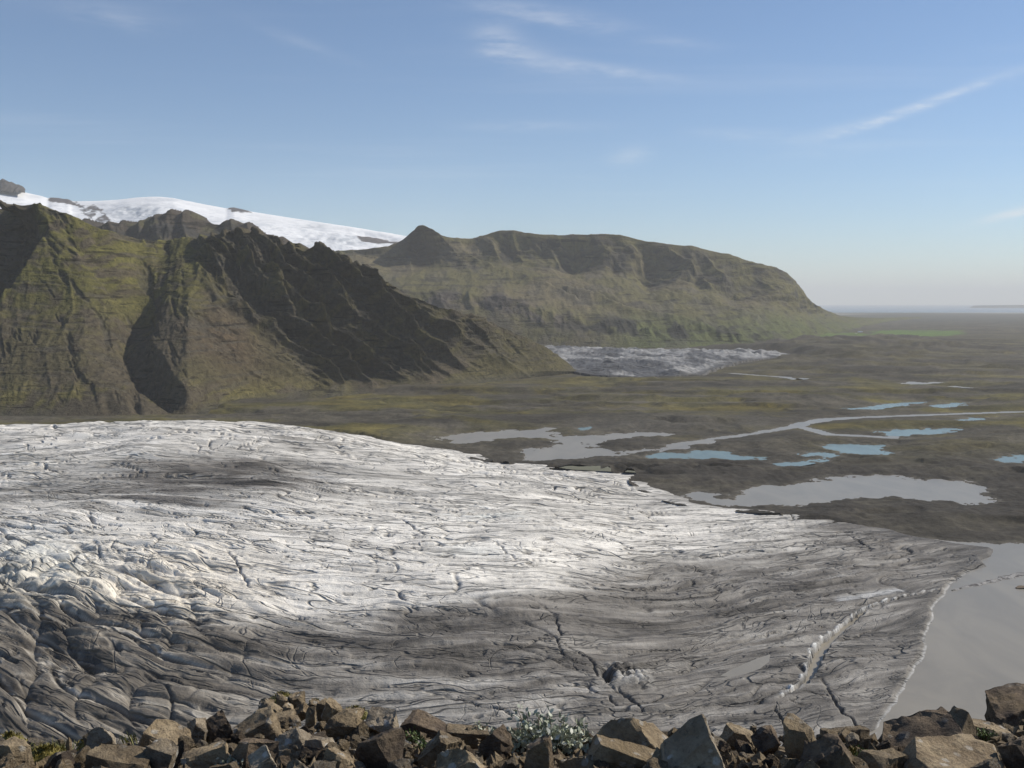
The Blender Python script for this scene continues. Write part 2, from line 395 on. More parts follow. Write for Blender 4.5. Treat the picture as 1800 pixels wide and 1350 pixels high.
GLACIER = [(-500, 768), (-260, 760), (-100, 752), (0, 747), (100, 744), (200, 741), (290, 739), (370, 737), (430, 738), (500, 743), (560, 749), (620, 757), (680, 767), (740, 776), (790, 785), (830, 793), (875, 803), (880, 813), (920, 816), (970, 819), (1000, 825), (1080, 829), (1140, 832), (1185, 833), (1232, 837), (1215, 843), (1180, 848), (1165, 856), (1190, 868), (1235, 884), (1290, 894), (1360, 898), (1420, 905), (1480, 915), (1540, 925), (1600, 943), (1650, 953), (1700, 960), (1746, 965), (1738, 978), (1729, 985), (1735, 996), (1700, 1006), (1686, 1016), (1668, 1032), (1660, 1048), (1650, 1062), (1642, 1080), (1632, 1098), (1626, 1122), (1627, 1140), (1612, 1175), (1590, 1205), (1575, 1235), (1548, 1270), (1535, 1300), (1520, 1345), (1500, 1420), (900, 1440), (-900, 1440)]
CRESTZ = 0.0

def gp(line, z=0.0): return ground_at([p[0] for p in line], [p[1] for p in line], z)
GL = gp(GLACIER)
# the far left rim of the ice is seen as a crest 40 m up: its true margin lies farther back, nearer than its flat projection
zc = np.interp([p[0] for p in GLACIER], [-500, 400, 620, 800, 900], [46, 44, 24, 8, 0])
for i, p in enumerate(GLACIER):
    if p[1] < 800 and p[0] < 850:
        q = ground_at(p[0], p[1], zc[i]); k = 1 + 95.0 * (zc[i] / 45) / q[1]
        GL[i] = q * k

# ------------------------------------------------------------------ the outwash plain
def build_ground():
    px = np.arange(-420, 2240, 3.1)
    py = np.concatenate([np.array([536.2, 537.2, 538.5]), np.arange(540, 700, 0.9), np.arange(700, 965, 1.05), np.arange(965, 1440, 9)])
    PX, PY = np.meshgrid(px, py)
    g = ground_at(PX, PY); X, Y = g[..., 0], g[..., 1]
    far = Y
    # hummocks: pushed-up moraine near the ice, low channel relief on the plain
    mor = np.exp(-((PY - 850) / 62.0) ** 2) * ss(560, 900, PX) + 0.9 * np.exp(-((PY - 925) / 32.0) ** 2) * ss(1300, 1500, PX)
    mor = np.clip(mor, 0, 1)
    em = np.exp(-(((PX - 1440) / 170.0) ** 2 + ((PY - 618) / 24.0) ** 2)) + 0.6 * np.exp(-(((PX - 1180) / 160.0) ** 2 + ((PY - 655) / 9.0) ** 2))
    h = 0.9 + 0.55 * fbm2(X / 260, Y / 420, 4, seed=2) + 0.5 * ss(1500, 4500, Y) * fbm2(X / 500, Y / 700, 5, seed=5) * 2.0
    hm = ridge2(X / 90 + 0.4 * pn2(X / 60, Y / 60, 3), Y / 70, 5, 0.55, seed=11)
    h = h + mor * (hm ** 1.3 * 10.0 + 3.0 * fbm2(X / 160, Y / 120, 4, seed=15))
    h = h + em * (8 + 28 * np.clip(ridge2(X / 380, Y / 420, 5, 0.55, seed=21), 0, 2))
    # old terraces and channel banks
    tz = fbm2(X / 900 + 0.2 * pn2(X / 200, Y / 200, 8), Y / 260, 5, seed=31)
    tm = ss(1500, 1750, Y) * (1 - ss(5000, 8000, Y))
    tz2 = fbm2(X / 500 + 0.3 * pn2(X / 150, Y / 300, 9), Y / 330, 4, seed=33)
    h = h + tm * 2.4 * np.clip(ridge2(X / 150, Y / 190, 4, .55, seed=35) - .7, 0, 2)
    h = h + tm * (4.0 * np.tanh(tz * 14) + 3.6) + tm * (2.2 * np.tanh(tz2 * 12) + 2) + tm * 1.2 * np.clip(fbm2(X / 60, Y / 45, 4, seed=37), -.4, 2)
    mn_ = fbm2(X / 70, Y / 70, 4, seed=41)
    # named mounds: px, py, half width px, half height px, metres
    for (mx, my, sx, sy, mh) in [(1240, 788, 60, 9, 9), (1290, 845, 120, 12, 10), (1100, 785, 60, 6, 4), (960, 783, 60, 6, 4), (1790, 878, 70, 20, 18), (1650, 830, 120, 12, 10), (1470, 902, 120, 10, 8),
                                 (1680, 915, 90, 14, 9), (1350, 800, 50, 8, 6), (800, 745, 25, 4, 8), (735, 715, 40, 4, 7), (1575, 600, 60, 4, 35), (1640, 612, 60, 4, 28), (1275, 647, 25, 6, 22), (1180, 655, 60, 5, 16), (1000, 745, 60, 8, 4),
                                 (700, 740, 60, 8, 4), (1080, 815, 90, 10, 7), (1170, 765, 25, 5, 5), (1500, 830, 60, 8, 5)]:
        m = (np.abs(PX - mx) < 3 * sx) & (np.abs(PY - my) < 3 * sy); h[m] += mh * np.exp(-((PX[m] - mx) / sx) ** 2 - ((PY[m] - my) / sy) ** 2) * (0.75 + 0.6 * mn_[m])
    h = np.maximum(h, 0.45 + 0.25 * pn2(X / 40, Y / 40, 7))
    # alluvial apron to the far right of the ridge, coast
    h = h * (1 - ss(16000, 24000, Y))
    tg = sdist(X, Y, gp([(900, 606), (1000, 606), (1300, 612), (1350, 613), (1395, 619), (1380, 625), (1330, 628), (1290, 634), (1262, 645), (1235, 653), (1100, 657), (1040, 654), (900, 660)], 14.0))
    h = lerp(h, np.minimum(h, 2.0), ss(-150, 0, tg))
    # pools and river beds
    wet = np.full(X.shape, 1e9)
    wob = fbm2(X / 46, Y / 70, 5, 0.68, seed=51)
    for (_, _, poly) in POOLS:
        w = gp(poly); c = w.mean(0); r = np.abs(w - c).max(0) + 150
        m = (np.abs(X - c[0]) < r[0]) & (np.abs(Y - c[1]) < r[1])
        if m.any():
            size = min(np.ptp(w[:, 0]), np.ptp(w[:, 1]))
            s = sdist(X[m], Y[m], w) + wob[m] * min(20.0, size * 0.26)
            wet[m] = np.minimum(wet[m], -s)
    s = sdist(X, Y, gp(LAKE)); wet = np.minimum(wet, -(s + wob * 10))
    rw = gp(RIVER); d, sd_, par = ldist(X, Y, rw); wet = np.minimum(wet, d + wob * 5 - np.interp(par, [0, .2, .45, .6, 1], [7, 9, 17, 10, 8]))
    for L in STREAMS:
        d, _, _ = ldist(X, Y, gp(L)); wet = np.minimum(wet, d + wob * 5 - (11 if L[0][1] > 700 else 13))
    bank = ss(-6, 22, wet)
    bed = np.clip(wet * 0.25, -1.6, -0.0) - 0.35
    shore = np.minimum(h, 0.16 + 0.09 * np.clip(wet, 0, 400))
    h = np.where(wet < 0, bed, shore)
    V = np.stack([X, Y, h], -1)
    # colour: bare gravel, moss heath, sedge
    dark = np.array([0.046, 0.041, 0.036]); brown = np.array([0.076, 0.068, 0.054]); olive = np.array([0.083, 0.075, 0.032]); yel = np.array([0.120, 0.098, 0.030])
    c = np.broadcast_to(brown, X.shape + (3,)).copy()
    n1 = fbm2(X / 420, Y / 240, 6, 0.6, seed=61); n2 = fbm2(X / 130, Y / 110, 5, 0.6, seed=66)
    veg = ss(640, 690, PY) * (1 - ss(740, 800, PY)) * 1.0 + 0.9 * ss(1380, 1480, PX) * ss(690, 720, PY) * (1 - ss(800, 850, PY)) + 0.45 * (1 - ss(640, 690, PY)) * ss(560, 600, PY) + 0.75 * np.exp(-((PY - 745) / 40) ** 2) * (1 - ss(620, 760, PX))
    veg = veg * (1 - 0.85 * mor)
    c = mixc(c, olive, np.clip(veg * 0.9, 0, 1) * ss(-0.35, 0.35, n1 + 0.4 * n2))
    c = mixc(c, yel, np.clip(veg, 0, 1) * ss(0.22, 0.8, n1 * 0.7 + 0.9 * n2) * 0.55)
    yb = np.exp(-(((PX - 1060) / 260) ** 2 + ((PY - 717) / 5) ** 2)) + np.exp(-(((PX - 640) / 130) ** 2 + ((PY - 708) / 13) ** 2)) + 0.9 * np.exp(-(((PX - 1330) / 90) ** 2 + ((PY - 718) / 9) ** 2)) + np.exp(-(((PX - 1480) / 60) ** 2 + ((PY - 750) / 5) ** 2)) + 0.8 * np.exp(-(((PX - 1600) / 200) ** 2 + ((PY - 775) / 9) ** 2)) + 0.8 * np.exp(-(((PX - 880) / 200) ** 2 + ((PY - 690) / 8) ** 2))
    c = mixc(c, yel, yb * ss(-0.25, 0.55, n2 + .4 * fbm2(X / 40, Y / 60, 4, .6, seed=68)) * 0.6)
    c = mixc(c, dark, mor * ss(-0.6, 0.3, n2 + 0.3))
    c = mixc(c, dark * 0.85, ss(0.05, 0.6, -n1) * (1 - veg * .5) * 0.7)
    c = mixc(c, dark * 0.8, np.clip(em, 0, 1) * ss(-0.2, 0.5, n2) * 0.75)
    bk = tm * np.maximum(np.exp(-(tz / .035) ** 2), .8 * np.exp(-(tz2 / .04) ** 2)) * ss(-.3, .4, n2 + .2)
    c = mixc(c, dark * 0.7, bk * 0.7)
    st = fbm2(X / 520, Y / 150, 6, .66, seed=63) * ss(1400, 1900, Y) + .6 * fbm2(X / 60, Y / 80, 5, .66, seed=64)
    c = c * (1.03 + 0.40 * np.clip(st, -.8, 1.2))[..., None]
    # gravel flat along the river, silty shore line
    c = mixc(c, np.array([0.085, 0.078, 0.068]), np.exp(-((PY - 752 + (PX - 1100) * 0.02) / 11) ** 2) * ss(960, 1050, PX) * (1 - ss(1330, 1420, PX)) * 0.8)
    c = mixc(c, np.array([0.13, 0.12, 0.105]), (1 - ss(2, 14, wet)) * 0.55)
    # hay fields by the farm
    fld = sdist(PX, PY * 6, [(1530, 583 * 6), (1570, 581 * 6), (1690, 582 * 6), (1695, 588 * 6), (1640, 592 * 6), (1560, 595 * 6), (1535, 594 * 6)])
    c = mixc(c, np.array([0.10, 0.175, 0.035]), ss(-7, 7, fld + 8 * n2) * (.75 + .2 * n1))
    fld = sdist(PX, PY * 6, [(1425, 590 * 6), (1500, 586 * 6), (1530, 590 * 6), (1500, 596 * 6), (1440, 597 * 6)])
    c = mixc(c, np.array([0.11, 0.18, 0.035]), ss(-6, 6, fld) * 0.7)
    c = mixc(c, np.array([0.07, 0.072, 0.066]), ss(9000, 16000, Y) * 0.7)
    c = mixc(c, np.array([0.30, 0.30, 0.29]), ss(16000, 21000, Y) * ss(0.05, 0.4, fbm2(X / 9000, Y / 2500, 3, seed=71)))
    # hidden below the big glacier: dropped
    keep = ~((sdist(X, Y, GL) > 40) & (PY < 1300)) | (PY > 1300)
    c = c * np.array([0.98, 0.97, 0.90])
    o = grid_object('ground', V, M['ground'], c, keep, flip=True)
    tag(o, kind='structure')
build_ground()

def flat_sheet(name, pts, z, mat):
    me = bpy.data.meshes.new(name); me.from_pydata([(p[0], p[1], z) for p in pts], [], [list(range(len(pts)))]); me.update()
    if me.polygons[0].normal.z < 0: me.flip_normals()
    o = link(name, me, M[mat]); tag(o, kind='structure'); return o
def hull2(P):
    P = sorted(map(tuple, P))
    def half(Q):
        h = []
        for p in Q:
            while len(h) > 1 and (h[-1][0] - h[-2][0]) * (p[1] - h[-2][1]) - (h[-1][1] - h[-2][1]) * (p[0] - h[-2][0]) <= 0: h.pop()
            h.append(p)
        return h
    a = half(P); b = half(P[::-1]); return a[:-1] + b[:-1]
for i, (nm, mt, poly) in enumerate(POOLS):
    H_ = np.array(hull2(gp(poly))); c = H_.mean(0); d = H_ - c
    H_ = c + d * (1 + 18.0 / np.maximum(20, np.linalg.norm(d, axis=1, keepdims=True)))
    flat_sheet(nm, H_, 0.004 * (i + 1), mt)
flat_sheet('lake', gp([(1150, 985), (1570, 936), (1660, 946), (1800, 950), (2300, 940), (2450, 1450), (1150, 1450)]), -0.02, 'silt')
def ribbon(name, line, w, z, mat):
    P = gp(line); t = np.gradient(P, axis=0); t /= np.linalg.norm(t, axis=1, keepdims=True); n = np.stack([-t[:, 1], t[:, 0]], 1)
    A = P + n * w; B = P - n * w
    vs = [(p[0], p[1], z) for p in A] + [(p[0], p[1], z) for p in B]; k = len(P)
    me = bpy.data.meshes.new(name); me.from_pydata(vs, [], [(i, i + 1, k + i + 1, k + i) for i in range(k - 1)]); me.update()
    if me.polygons[0].normal.z < 0: me.flip_normals()
    tag(link(name, me, M[mat]), kind='structure')
ribbon('river', RIVER, 42, 0.085, 'silt')
for i, L in enumerate(STREAMS): ribbon('stream', L, 24, 0.095 + 0.005 * i, 'silt')
flat_sheet('sea', [(-60000, 23000), (90000, 26000), (90000, 110000), (-60000, 110000)], 0.6, 'sea')

# ------------------------------------------------------------------ mountains
def finish_mountain(name, V, disp, mat, col, keep=None):
    n = normals(V); n = np.where(n[..., 1:2] > 0.2, -n, n) if False else n
    if n[V.shape[0] // 3, V.shape[1] // 2, 2] < 0: n = -n
    if mat != 'snow': col = col * (np.array([0.80, 0.82, 0.78]) if mat == 'farslope' else np.array([0.90, 0.92, 0.82]))
    o = grid_object(name, V + n * disp[..., None], M[mat], col, keep, flip=True)
    tag(o, kind='structure'); return o

def build_left_mountain():
    px = np.arange(-330, 1034, 1.7)
    def gY(py): return ground_at(900, py)[1]
    base = [(-330, 756), (-100, 750), (0, 747), (120, 745), (250, 742), (330, 737), (440, 722), (560, 702), (650, 692), (760, 684), (880, 671), (960, 662), (1012, 657), (1034, 656)]
    L0 = [(x, y, gY(y)) for x, y in base]
    foot = [(-330, 742, 1975), (0, 733, 2040), (250, 728, 2060), (330, 722, 2120), (440, 704, 2380), (560, 682, 2620), (650, 672, 2760), (760, 668, 2860), (880, 658, 3080), (960, 652, 3260), (1012, 653, 3390), (1034, 656, 3470)]
    mid = [(-330, 540, 2400), (0, 540, 2380), (150, 545, 2400), (250, 560, 2480), (330, 540, 2440), (440, 540, 2600), (560, 550, 2740), (650, 575, 2830), (760, 602, 2930), (880, 620, 3150), (960, 632, 3310), (1012, 649, 3420), (1034, 656, 3500)]
    crest = [(-330, 300, 2720), (-200, 325, 2700), (-80, 350, 2680), (0, 354, 2660), (20, 350, 2650), (60, 352, 2640), (100, 362, 2640), (140, 380, 2650), (180, 398, 2680), (215, 410, 2740), (240, 417, 2850), (290, 419, 2950), (340, 416, 2930), (372, 412, 2880), (395, 405, 2850), (425, 402, 2850), (450, 406, 2860), (485, 414, 2870), (500, 424, 2870), (512, 425, 2875), (530, 424, 2880), (562, 426, 2890), (580, 436, 2890), (605, 447, 2900), (640, 472, 2920), (690, 493, 2960), (730, 516, 2990), (770, 535, 3030), (800, 545, 3070), (840, 556, 3140), (880, 571, 3230), (920, 589, 3310), (960, 609, 3390), (985, 625, 3430), (1005, 642, 3460), (1014, 655, 3480), (1034, 658, 3510)]
    bk1 = [(x, y + 14, Y + 160) for x, y, Y in crest]; bk2 = [(x, max(y + 60, 560), Y + 700) for x, y, Y in crest]
    V = loft(px, [L0, foot, mid, crest, bk1, bk2], [40, 150, 130, 14, 14], 3, 1)
    X, Y, Z = V[..., 0], V[..., 1], V[..., 2]
    PX, PY = pix(X, Y, Z)
    R = V.shape[0]; rowi = np.arange(R)[:, None] * np.ones_like(PX); front = 1 - ss(318, 332, rowi)
    zt = ss(0, 60, Z)
    disp = 5 * fbm2(X / 300, Z / 260, 3, seed=81)
    # general downslope rills
    q = X + 0.55 * Z
    disp += zt * 2.2 * (ridge2(q / 42 + 0.35 * pn2(X / 120, Z / 80, 83), Z / 260, 4, 0.55, seed=85) - 0.7)
    # big gully with a steep wall on its right side
    gx = np.interp(PY, [415, 430, 475, 520, 560, 595, 640, 690, 730, 760], [300, 292, 268, 258, 247, 226, 244, 285, 326, 350])
    dep = np.interp(PY, [415, 440, 520, 600, 690, 730, 750], [2, 8, 16, 46, 56, 40, 8])
    wob = 9 * fbm2(X / 60, Z / 60, 4, seed=88)
    s = PX - gx + wob
    rw = np.interp(PY, [420, 560, 640, 700, 740], [28, 38, 52, 42, 28])
    prof = np.where(s < 0, np.exp(-(s / 62.0) ** 2 * 1.2) * 0.6 + 0.4 * np.clip(1 + s / 22, 0, 1), np.clip(1 - s / rw, 0, 1))
    disp -= dep * prof * front
    side = np.clip(1 - np.abs(PX - 250 - 0.12 * (PY - 500)) / 130, 0, 1)
    # second-order notch above the gully
    for line, dp, wl, wr in ([[(70, 372), (118, 405), (160, 455), (215, 520), (232, 575)], 16, 26, 10], [[(158, 405), (195, 435)], 14, 14, 7], [[(410, 480), (400, 540)], 8, 15, 12],
                             [[(230, 690), (240, 735)], 22, 8, 7], [[(185, 700), (200, 735)], 10, 12, 8], [[(360, 700), (372, 722)], 14, 12, 8]):
        d, sd_, par = ldist(PX + wob * 0.6, PY, line)
        disp -= dp * np.where(sd_ > 0, np.exp(-(d / wl) ** 2), np.exp(-(d / wr) ** 2)) * np.sin(np.clip(par, 0.04, 0.96) * np.pi) ** 0.5 * front
    # dark pinnacled face at far left: ridge line falling to lower left, wall drops back to its left
    rx = np.interp(PY, [340, 352, 375, 400, 430, 460, 500, 540], [56, 60, 74, 86, 66, 48, 22, -12])
    s = rx - PX + 0.8 * wob
    wall = np.where(s > 0, np.exp(-np.clip(s - 60, 0, None) / 90) * np.clip(s / 34, 0, 1), 0) * (1 - ss(500, 580, PY))
    disp -= 70 * wall * front
    # crag belt
    crag = sdist(PX, PY, [(352, 405), (470, 398), (600, 430), (690, 480), (770, 530), (860, 560), (960, 610), (940, 640), (830, 640), (760, 655), (690, 672), (620, 680), (560, 680), (520, 640), (470, 600), (420, 560), (380, 520), (345, 470)])
    crag = ss(-18, 45, crag)
    strong = 1 - 0.62 * ss(700, 850, PX)
    q = X + 1.15 * Z + 15 * fbm2(X / 150, Z / 150, 3, seed=91)
    rib = ridge2(q / 88, (Z - 0.3 * X) / 420, 5, 0.5, seed=93)
    rib2 = ridge2(q / 36, Z / 70, 4, 0.55, seed=97)
    disp += crag * strong * front * (46 * (rib - 0.85) + 8 * (rib2 - 0.8))
    crk = ridge2(X / 26, Z / 22, 4, 0.55, seed=101)
    top = crag * strong * (1 - ss(460, 560, PY)) * (1 - ss(620, 720, PX))
    disp += (top * 2.6 + crag * 1.0 * strong + wall * 5) * (crk - 0.8) * front
    # lower ribs below the crags, with talus between
    low = np.exp(-((PY - 650) / 50) ** 2) * ss(400, 470, PX) * (1 - ss(900, 980, PX)) * (1 - crag)
    disp += low * 9 * (rib - 0.8) * front
    # basalt ledges
    lz = Z / 17 + 0.9 * fbm2(X / 260, Z / 60, 4, seed=103) + 0.06 * X / 17
    led = np.abs((lz % 1.0) - 0.5) * 2
    lm = ss(0.08, 0.5, fbm2(X / 95, Z / 30, 5, .6, seed=105) + 0.06) * zt
    disp += lm * 2.3 * (ss(0.25, 0.75, led) - 0.5) * front
    disp += zt * 1.6 * fbm2(X / 14, Z / 14, 3, 0.6, seed=107)
    disp += -5 * ss(0.30, 0.62, fbm2((X + 1.1 * Z) / 46, (Z - .4 * X) / 170, 5, .6, seed=127)) * zt * front
    disp *= (0.25 + 0.75 * zt)
    # pinnacles on the skyline
    V = V.copy()
    cr = np.exp(-((rowi - 320) / 9.0) ** 2)     # the crest row and its neighbours
    V[..., 2] += cr * 26 * np.exp(-((PX - 28) / 6.5) ** 2) + cr * 10 * np.exp(-((PX - 40) / 4) ** 2) + cr * 8 * (np.clip(ridge2(X / 36, X * 0 + 3.3, 4, 0.6, seed=111) - 0.75, -.4, 1)) * ss(365, 400, PX) * (1 - ss(640, 760, PX))
    # colour
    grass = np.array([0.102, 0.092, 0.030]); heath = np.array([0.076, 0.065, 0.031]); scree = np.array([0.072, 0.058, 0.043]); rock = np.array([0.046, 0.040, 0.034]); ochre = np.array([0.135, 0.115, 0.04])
    n1 = fbm2(X / 190, Z / 120, 5, 0.6, seed=121); n2 = fbm2(X / 45, Z / 40, 5, 0.6, seed=125)
    c = np.broadcast_to(scree, X.shape + (3,)).copy()
    up = 1 - ss(480, 640, PY + 30 * n1)
    c = mixc(c, heath, ss(-0.35, 0.45, n1 + 0.4 * n2) * (0.55 + 0.45 * up))
    gm = up * (1 - ss(330, 400, PX)) * ss(-0.5, 0.2, n2 + 0.5 * n1)
    c = mixc(c, grass, gm * 0.95)
    c = mixc(c, grass, np.exp(-((PX - 300) / 70) ** 2 - ((PY - 435) / 30) ** 2) * 0.9)
    c = mixc(c, heath * 1.05, ss(700, 800, PX) * ss(-0.4, 0.3, n1) * 0.7)
    c = mixc(c, ochre, np.exp(-((PY - 700) / 26) ** 2) * ss(0.0, 0.5, n1 + n2 * .6) * 0.7)
    c = mixc(c, scree, ss(-0.1, 0.4, -n1) * (1 - up) * 0.8)
    c = mixc(c, scree * np.array([1.12, 1.0, .92]), np.exp(-((PX - 400 - 0.5 * (PY - 600)) / 55) ** 2 - ((PY - 600) / 60) ** 2))
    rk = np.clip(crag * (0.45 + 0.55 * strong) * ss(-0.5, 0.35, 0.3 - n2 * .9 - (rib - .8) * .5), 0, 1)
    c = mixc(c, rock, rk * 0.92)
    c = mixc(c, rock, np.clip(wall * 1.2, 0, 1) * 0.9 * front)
    c = mixc(c, rock * 1.3, lm * (1 - ss(0.15, 0.6, led)) * 0.7)
    band = ss(0.30, 0.62, fbm2((X + 1.1 * Z) / 46, (Z - .4 * X) / 170, 5, .6, seed=127) + .25 * n1) * zt * (1 - ss(560, 680, PY))
    c = mixc(c, rock * 1.5, band * 0.65)
    c = mixc(c, heath, crag * ss(0.15, 0.55, n2) * 0.7)
    c = mixc(c, np.array([0.06, 0.056, 0.05]), (1 - ss(0, 28, Z)) * ss(-0.3, 0.3, n1) * 0.8)
    keep = np.ones(PX.shape, bool)
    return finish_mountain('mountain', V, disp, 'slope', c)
build_left_mountain()

def build_far_ridge():
    px = np.arange(560, 1620, 1.7)
    def gY(py): return float(ground_at(900, py)[1])
    base = [(560, 612), (900, 610), (1000, 611), (1200, 614), (1300, 612), (1360, 606), (1400, 601), (1450, 594), (1490, 585), (1530, 573), (1570, 565), (1620, 560)]
    L0 = [(x, y, gY(y)) for x, y in base]
    L1 = [(560, 560, 5750), (700, 545, 5800), (800, 540, 5800), (880, 545, 5750), (940, 565, 5640), (1000, 578, 5560), (1100, 590, 5480), (1200, 597, 5450), (1300, 602, 5550), (1360, 597, 5850), (1400, 594, 6300), (1450, 588, 7300), (1490, 579, 8600), (1530, 569, 11000), (1570, 563, 13500), (1620, 559, 15500)]
    L1b = [(560, 520, 5900), (700, 512, 5950), (800, 514, 5930), (880, 520, 5850), (940, 540, 5760), (1000, 556, 5700), (1100, 568, 5650), (1200, 575, 5650), (1300, 588, 5750), (1360, 586, 6050), (1400, 584, 6500), (1450, 579, 7600), (1490, 571, 9000), (1530, 565, 11300), (1570, 561.5, 13700), (1620, 558.5, 15600)]
    L2 = [(560, 478, 6400), (700, 492, 6350), (800, 490, 6400), (900, 498, 6400), (1000, 508, 6400), (1100, 522, 6350), (1200, 538, 6300), (1300, 558, 6350), (1360, 566, 6600), (1400, 568, 7000), (1450, 566, 8300), (1490, 563, 9800), (1530, 561.5, 11600), (1570, 560, 13900), (1620, 558, 15700)]
    L3 = [(560, 455, 6900), (640, 452, 6900), (680, 470, 6850), (740, 468, 6850), (810, 472, 6850), (840, 455, 7000), (900, 462, 7000), (960, 468, 7000), (1040, 478, 6950), (1100, 476, 7000), (1200, 496, 7000), (1300, 522, 7000), (1360, 540, 7125), (1400, 550, 7400), (1450, 557, 8800), (1490, 560, 10200), (1530, 560, 11900), (1570, 559, 14100), (1620, 557.5, 15800)]
    crest = [(560, 446, 6950), (600, 443, 6950), (640, 439, 6950), (680, 432, 6950), (700, 421, 6930), (722, 402, 6900), (735, 395, 6900), (744, 394, 6900), (755, 399, 6920), (775, 410, 7000), (800, 416, 7100), (830, 418, 7180), (855, 412, 7200), (880, 405, 7200), (905, 406, 7200), (940, 412, 7220), (980, 414, 7250), (1035, 413, 7250), (1055, 410, 7250), (1090, 411, 7270), (1120, 416, 7300), (1160, 425, 7330), (1220, 431, 7380), (1260, 441, 7420), (1300, 453, 7480), (1340, 464, 7560), (1375, 475, 7650), (1394, 489, 7760), (1408, 508, 7900), (1428, 530, 8300), (1455, 546, 9300), (1478, 555, 10400), (1500, 557.5, 11200), (1530, 558.5, 12300), (1570, 558, 14300), (1620, 557, 16000)]
    bk = [(x, y + 6, Y + 300) for x, y, Y in crest]; bk2 = [(x, max(y + 25, 545), Y + 1200) for x, y, Y in crest]
    V = loft(px, [L0, L1, L1b, L2, L3, crest, bk, bk2], [16, 36, 34, 44, 88, 8, 8], 3, 1)
    X, Y, Z = V[..., 0], V[..., 1], V[..., 2]; PX, PY = pix(X, Y, Z)
    rowi = np.arange(V.shape[0])[:, None] * np.ones_like(PX); front = 1 - ss(218, 228, rowi)
    edge = 1 - ss(1420, 1490, PX)
    disp = 14 * fbm2(X / 900, Y / 700, 3, seed=131)
    # shaded upper cliff with buttresses
    up = ss(130, 148, rowi) * front * edge
    q = X + 0.7 * Z + 60 * fbm2(X / 300, Z / 300, 3, seed=133)
    rib = ridge2(q / 230, Z / 700, 5, 0.52, seed=135)
    crs = 1 - 0.75 * ss(196, 214, rowi)
    disp += up * 20 * (rib - 0.8) * crs + up * crs * 22 * fbm2(X / 420, Z / 200, 4, .55, seed=139)
    disp += (1 - up) * 3 * (ridge2((X + 0.6 * Z) / 160, Z / 420, 4, 0.5, seed=137) - 0.8) * front * edge
    # coves cut into the plateau edge (left walls catch no sun)
    for (cx, cy, w, hgt, dp) in [(1010, 448, 52, 24, 120), (1150, 466, 66, 36, 130), (905, 440, 60, 20, 70), (1300, 500, 66, 30, 90), (1085, 462, 30, 16, 60), (960, 436, 36, 14, 50), (1235, 480, 40, 26, 60)]:
        s = (PX - cx) / w
        disp -= dp * np.where(s > 0, np.clip(1 - s, 0, 1), np.exp(-(s * 2.1) ** 2)) * np.exp(-((PY - cy) / hgt) ** 2) * front * crs
    # sharp peak: dark face to the left of its edge
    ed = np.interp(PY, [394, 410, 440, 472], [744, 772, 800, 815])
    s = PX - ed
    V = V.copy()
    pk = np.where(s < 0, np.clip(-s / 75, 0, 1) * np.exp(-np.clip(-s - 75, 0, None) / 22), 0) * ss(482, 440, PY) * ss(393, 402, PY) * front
    V[..., 1] += 260 * pk
    # cliffs above the ice
    lowc = ss(12, 20, rowi) * (1 - ss(50, 64, rowi)) * (1 - ss(1300, 1400, PX))
    disp += lowc * 8 * (ridge2((X + 0.3 * Z) / 120, Z / 260, 5, 0.55, seed=141) - 0.8)
    # diagonal shelves
    for line, dp, wl in ([[(1000, 505), (1100, 540), (1200, 560), (1290, 598)], 26, 7], [[(830, 455), (900, 480), (1010, 520)], 18, 6], [[(1150, 510), (1240, 525), (1330, 560)], 18, 7], [[(1130, 580), (1230, 575)], 12, 5], [[(1270, 575), (1330, 604)], 16, 6]):
        d, sd_, par = ldist(PX, PY + 3 * fbm2(X / 120, Z / 120, 3, seed=143), line)
        disp += dp * np.where(sd_ < 0, 1, -1) * np.exp(-(d / wl) ** 2) * front
    lz = Z / 42 + 0.3 * fbm2(X / 500, Z / 300, 3, seed=145); led = np.abs((lz % 1) - 0.5) * 2
    lm = ss(-0.05, 0.5, fbm2(X / 420, Z / 70, 4, seed=147)) * edge
    disp += lm * (2.5 + 4.5 * up) * (ss(0.25, .75, led) - .5) * front
    disp += 6 * fbm2(X / 60, Z / 60, 4, 0.55, seed=149) * front * (0.3 + 0.7 * edge) * crs
    disp *= ss(0, 40, Z) * (0.15 + 0.85 * edge)
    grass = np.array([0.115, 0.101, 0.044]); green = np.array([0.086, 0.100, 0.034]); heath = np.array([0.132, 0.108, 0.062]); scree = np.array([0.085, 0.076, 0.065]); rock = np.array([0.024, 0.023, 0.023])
    n1 = fbm2(X / 600, Z / 240, 5, 0.6, seed=151); n2 = fbm2(X / 150, Z / 90, 5, 0.6, seed=155)
    c = np.broadcast_to(grass, X.shape + (3,)).copy()
    c = mixc(c, heath, ss(-0.3, 0.5, n1 + 0.4 * n2))
    c = mixc(c, green, ss(530, 585, PY + 14 * n1) * ss(1000, 1150, PX) * 0.85)
    c = mixc(c, scree, ss(0.0, 0.5, n2) * 0.45)
    cliff = np.clip(ss(830, 900, PX) * (0.35 + 0.65 * ss(0, .5, fbm2(X / 300, Z / 60, 4, .55, seed=157) + .2)), 0, 1)
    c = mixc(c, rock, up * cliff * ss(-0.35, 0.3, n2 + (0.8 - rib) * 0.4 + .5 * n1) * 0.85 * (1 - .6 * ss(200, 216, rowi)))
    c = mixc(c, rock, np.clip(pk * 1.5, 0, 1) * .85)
    c = mixc(c, np.array([0.08, 0.066, 0.06]), lowc * (1 - ss(960, 1060, PX)) * ss(-0.5, 0.3, n2) * 0.9)
    c = mixc(c, rock, lowc * ss(960, 1060, PX) * ss(-0.3, 0.3, n2) * 0.8)
    c = mixc(c, rock, lm * (1 - ss(0.2, 0.5, led)) * 0.5)
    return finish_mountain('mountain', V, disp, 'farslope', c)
build_far_ridge()

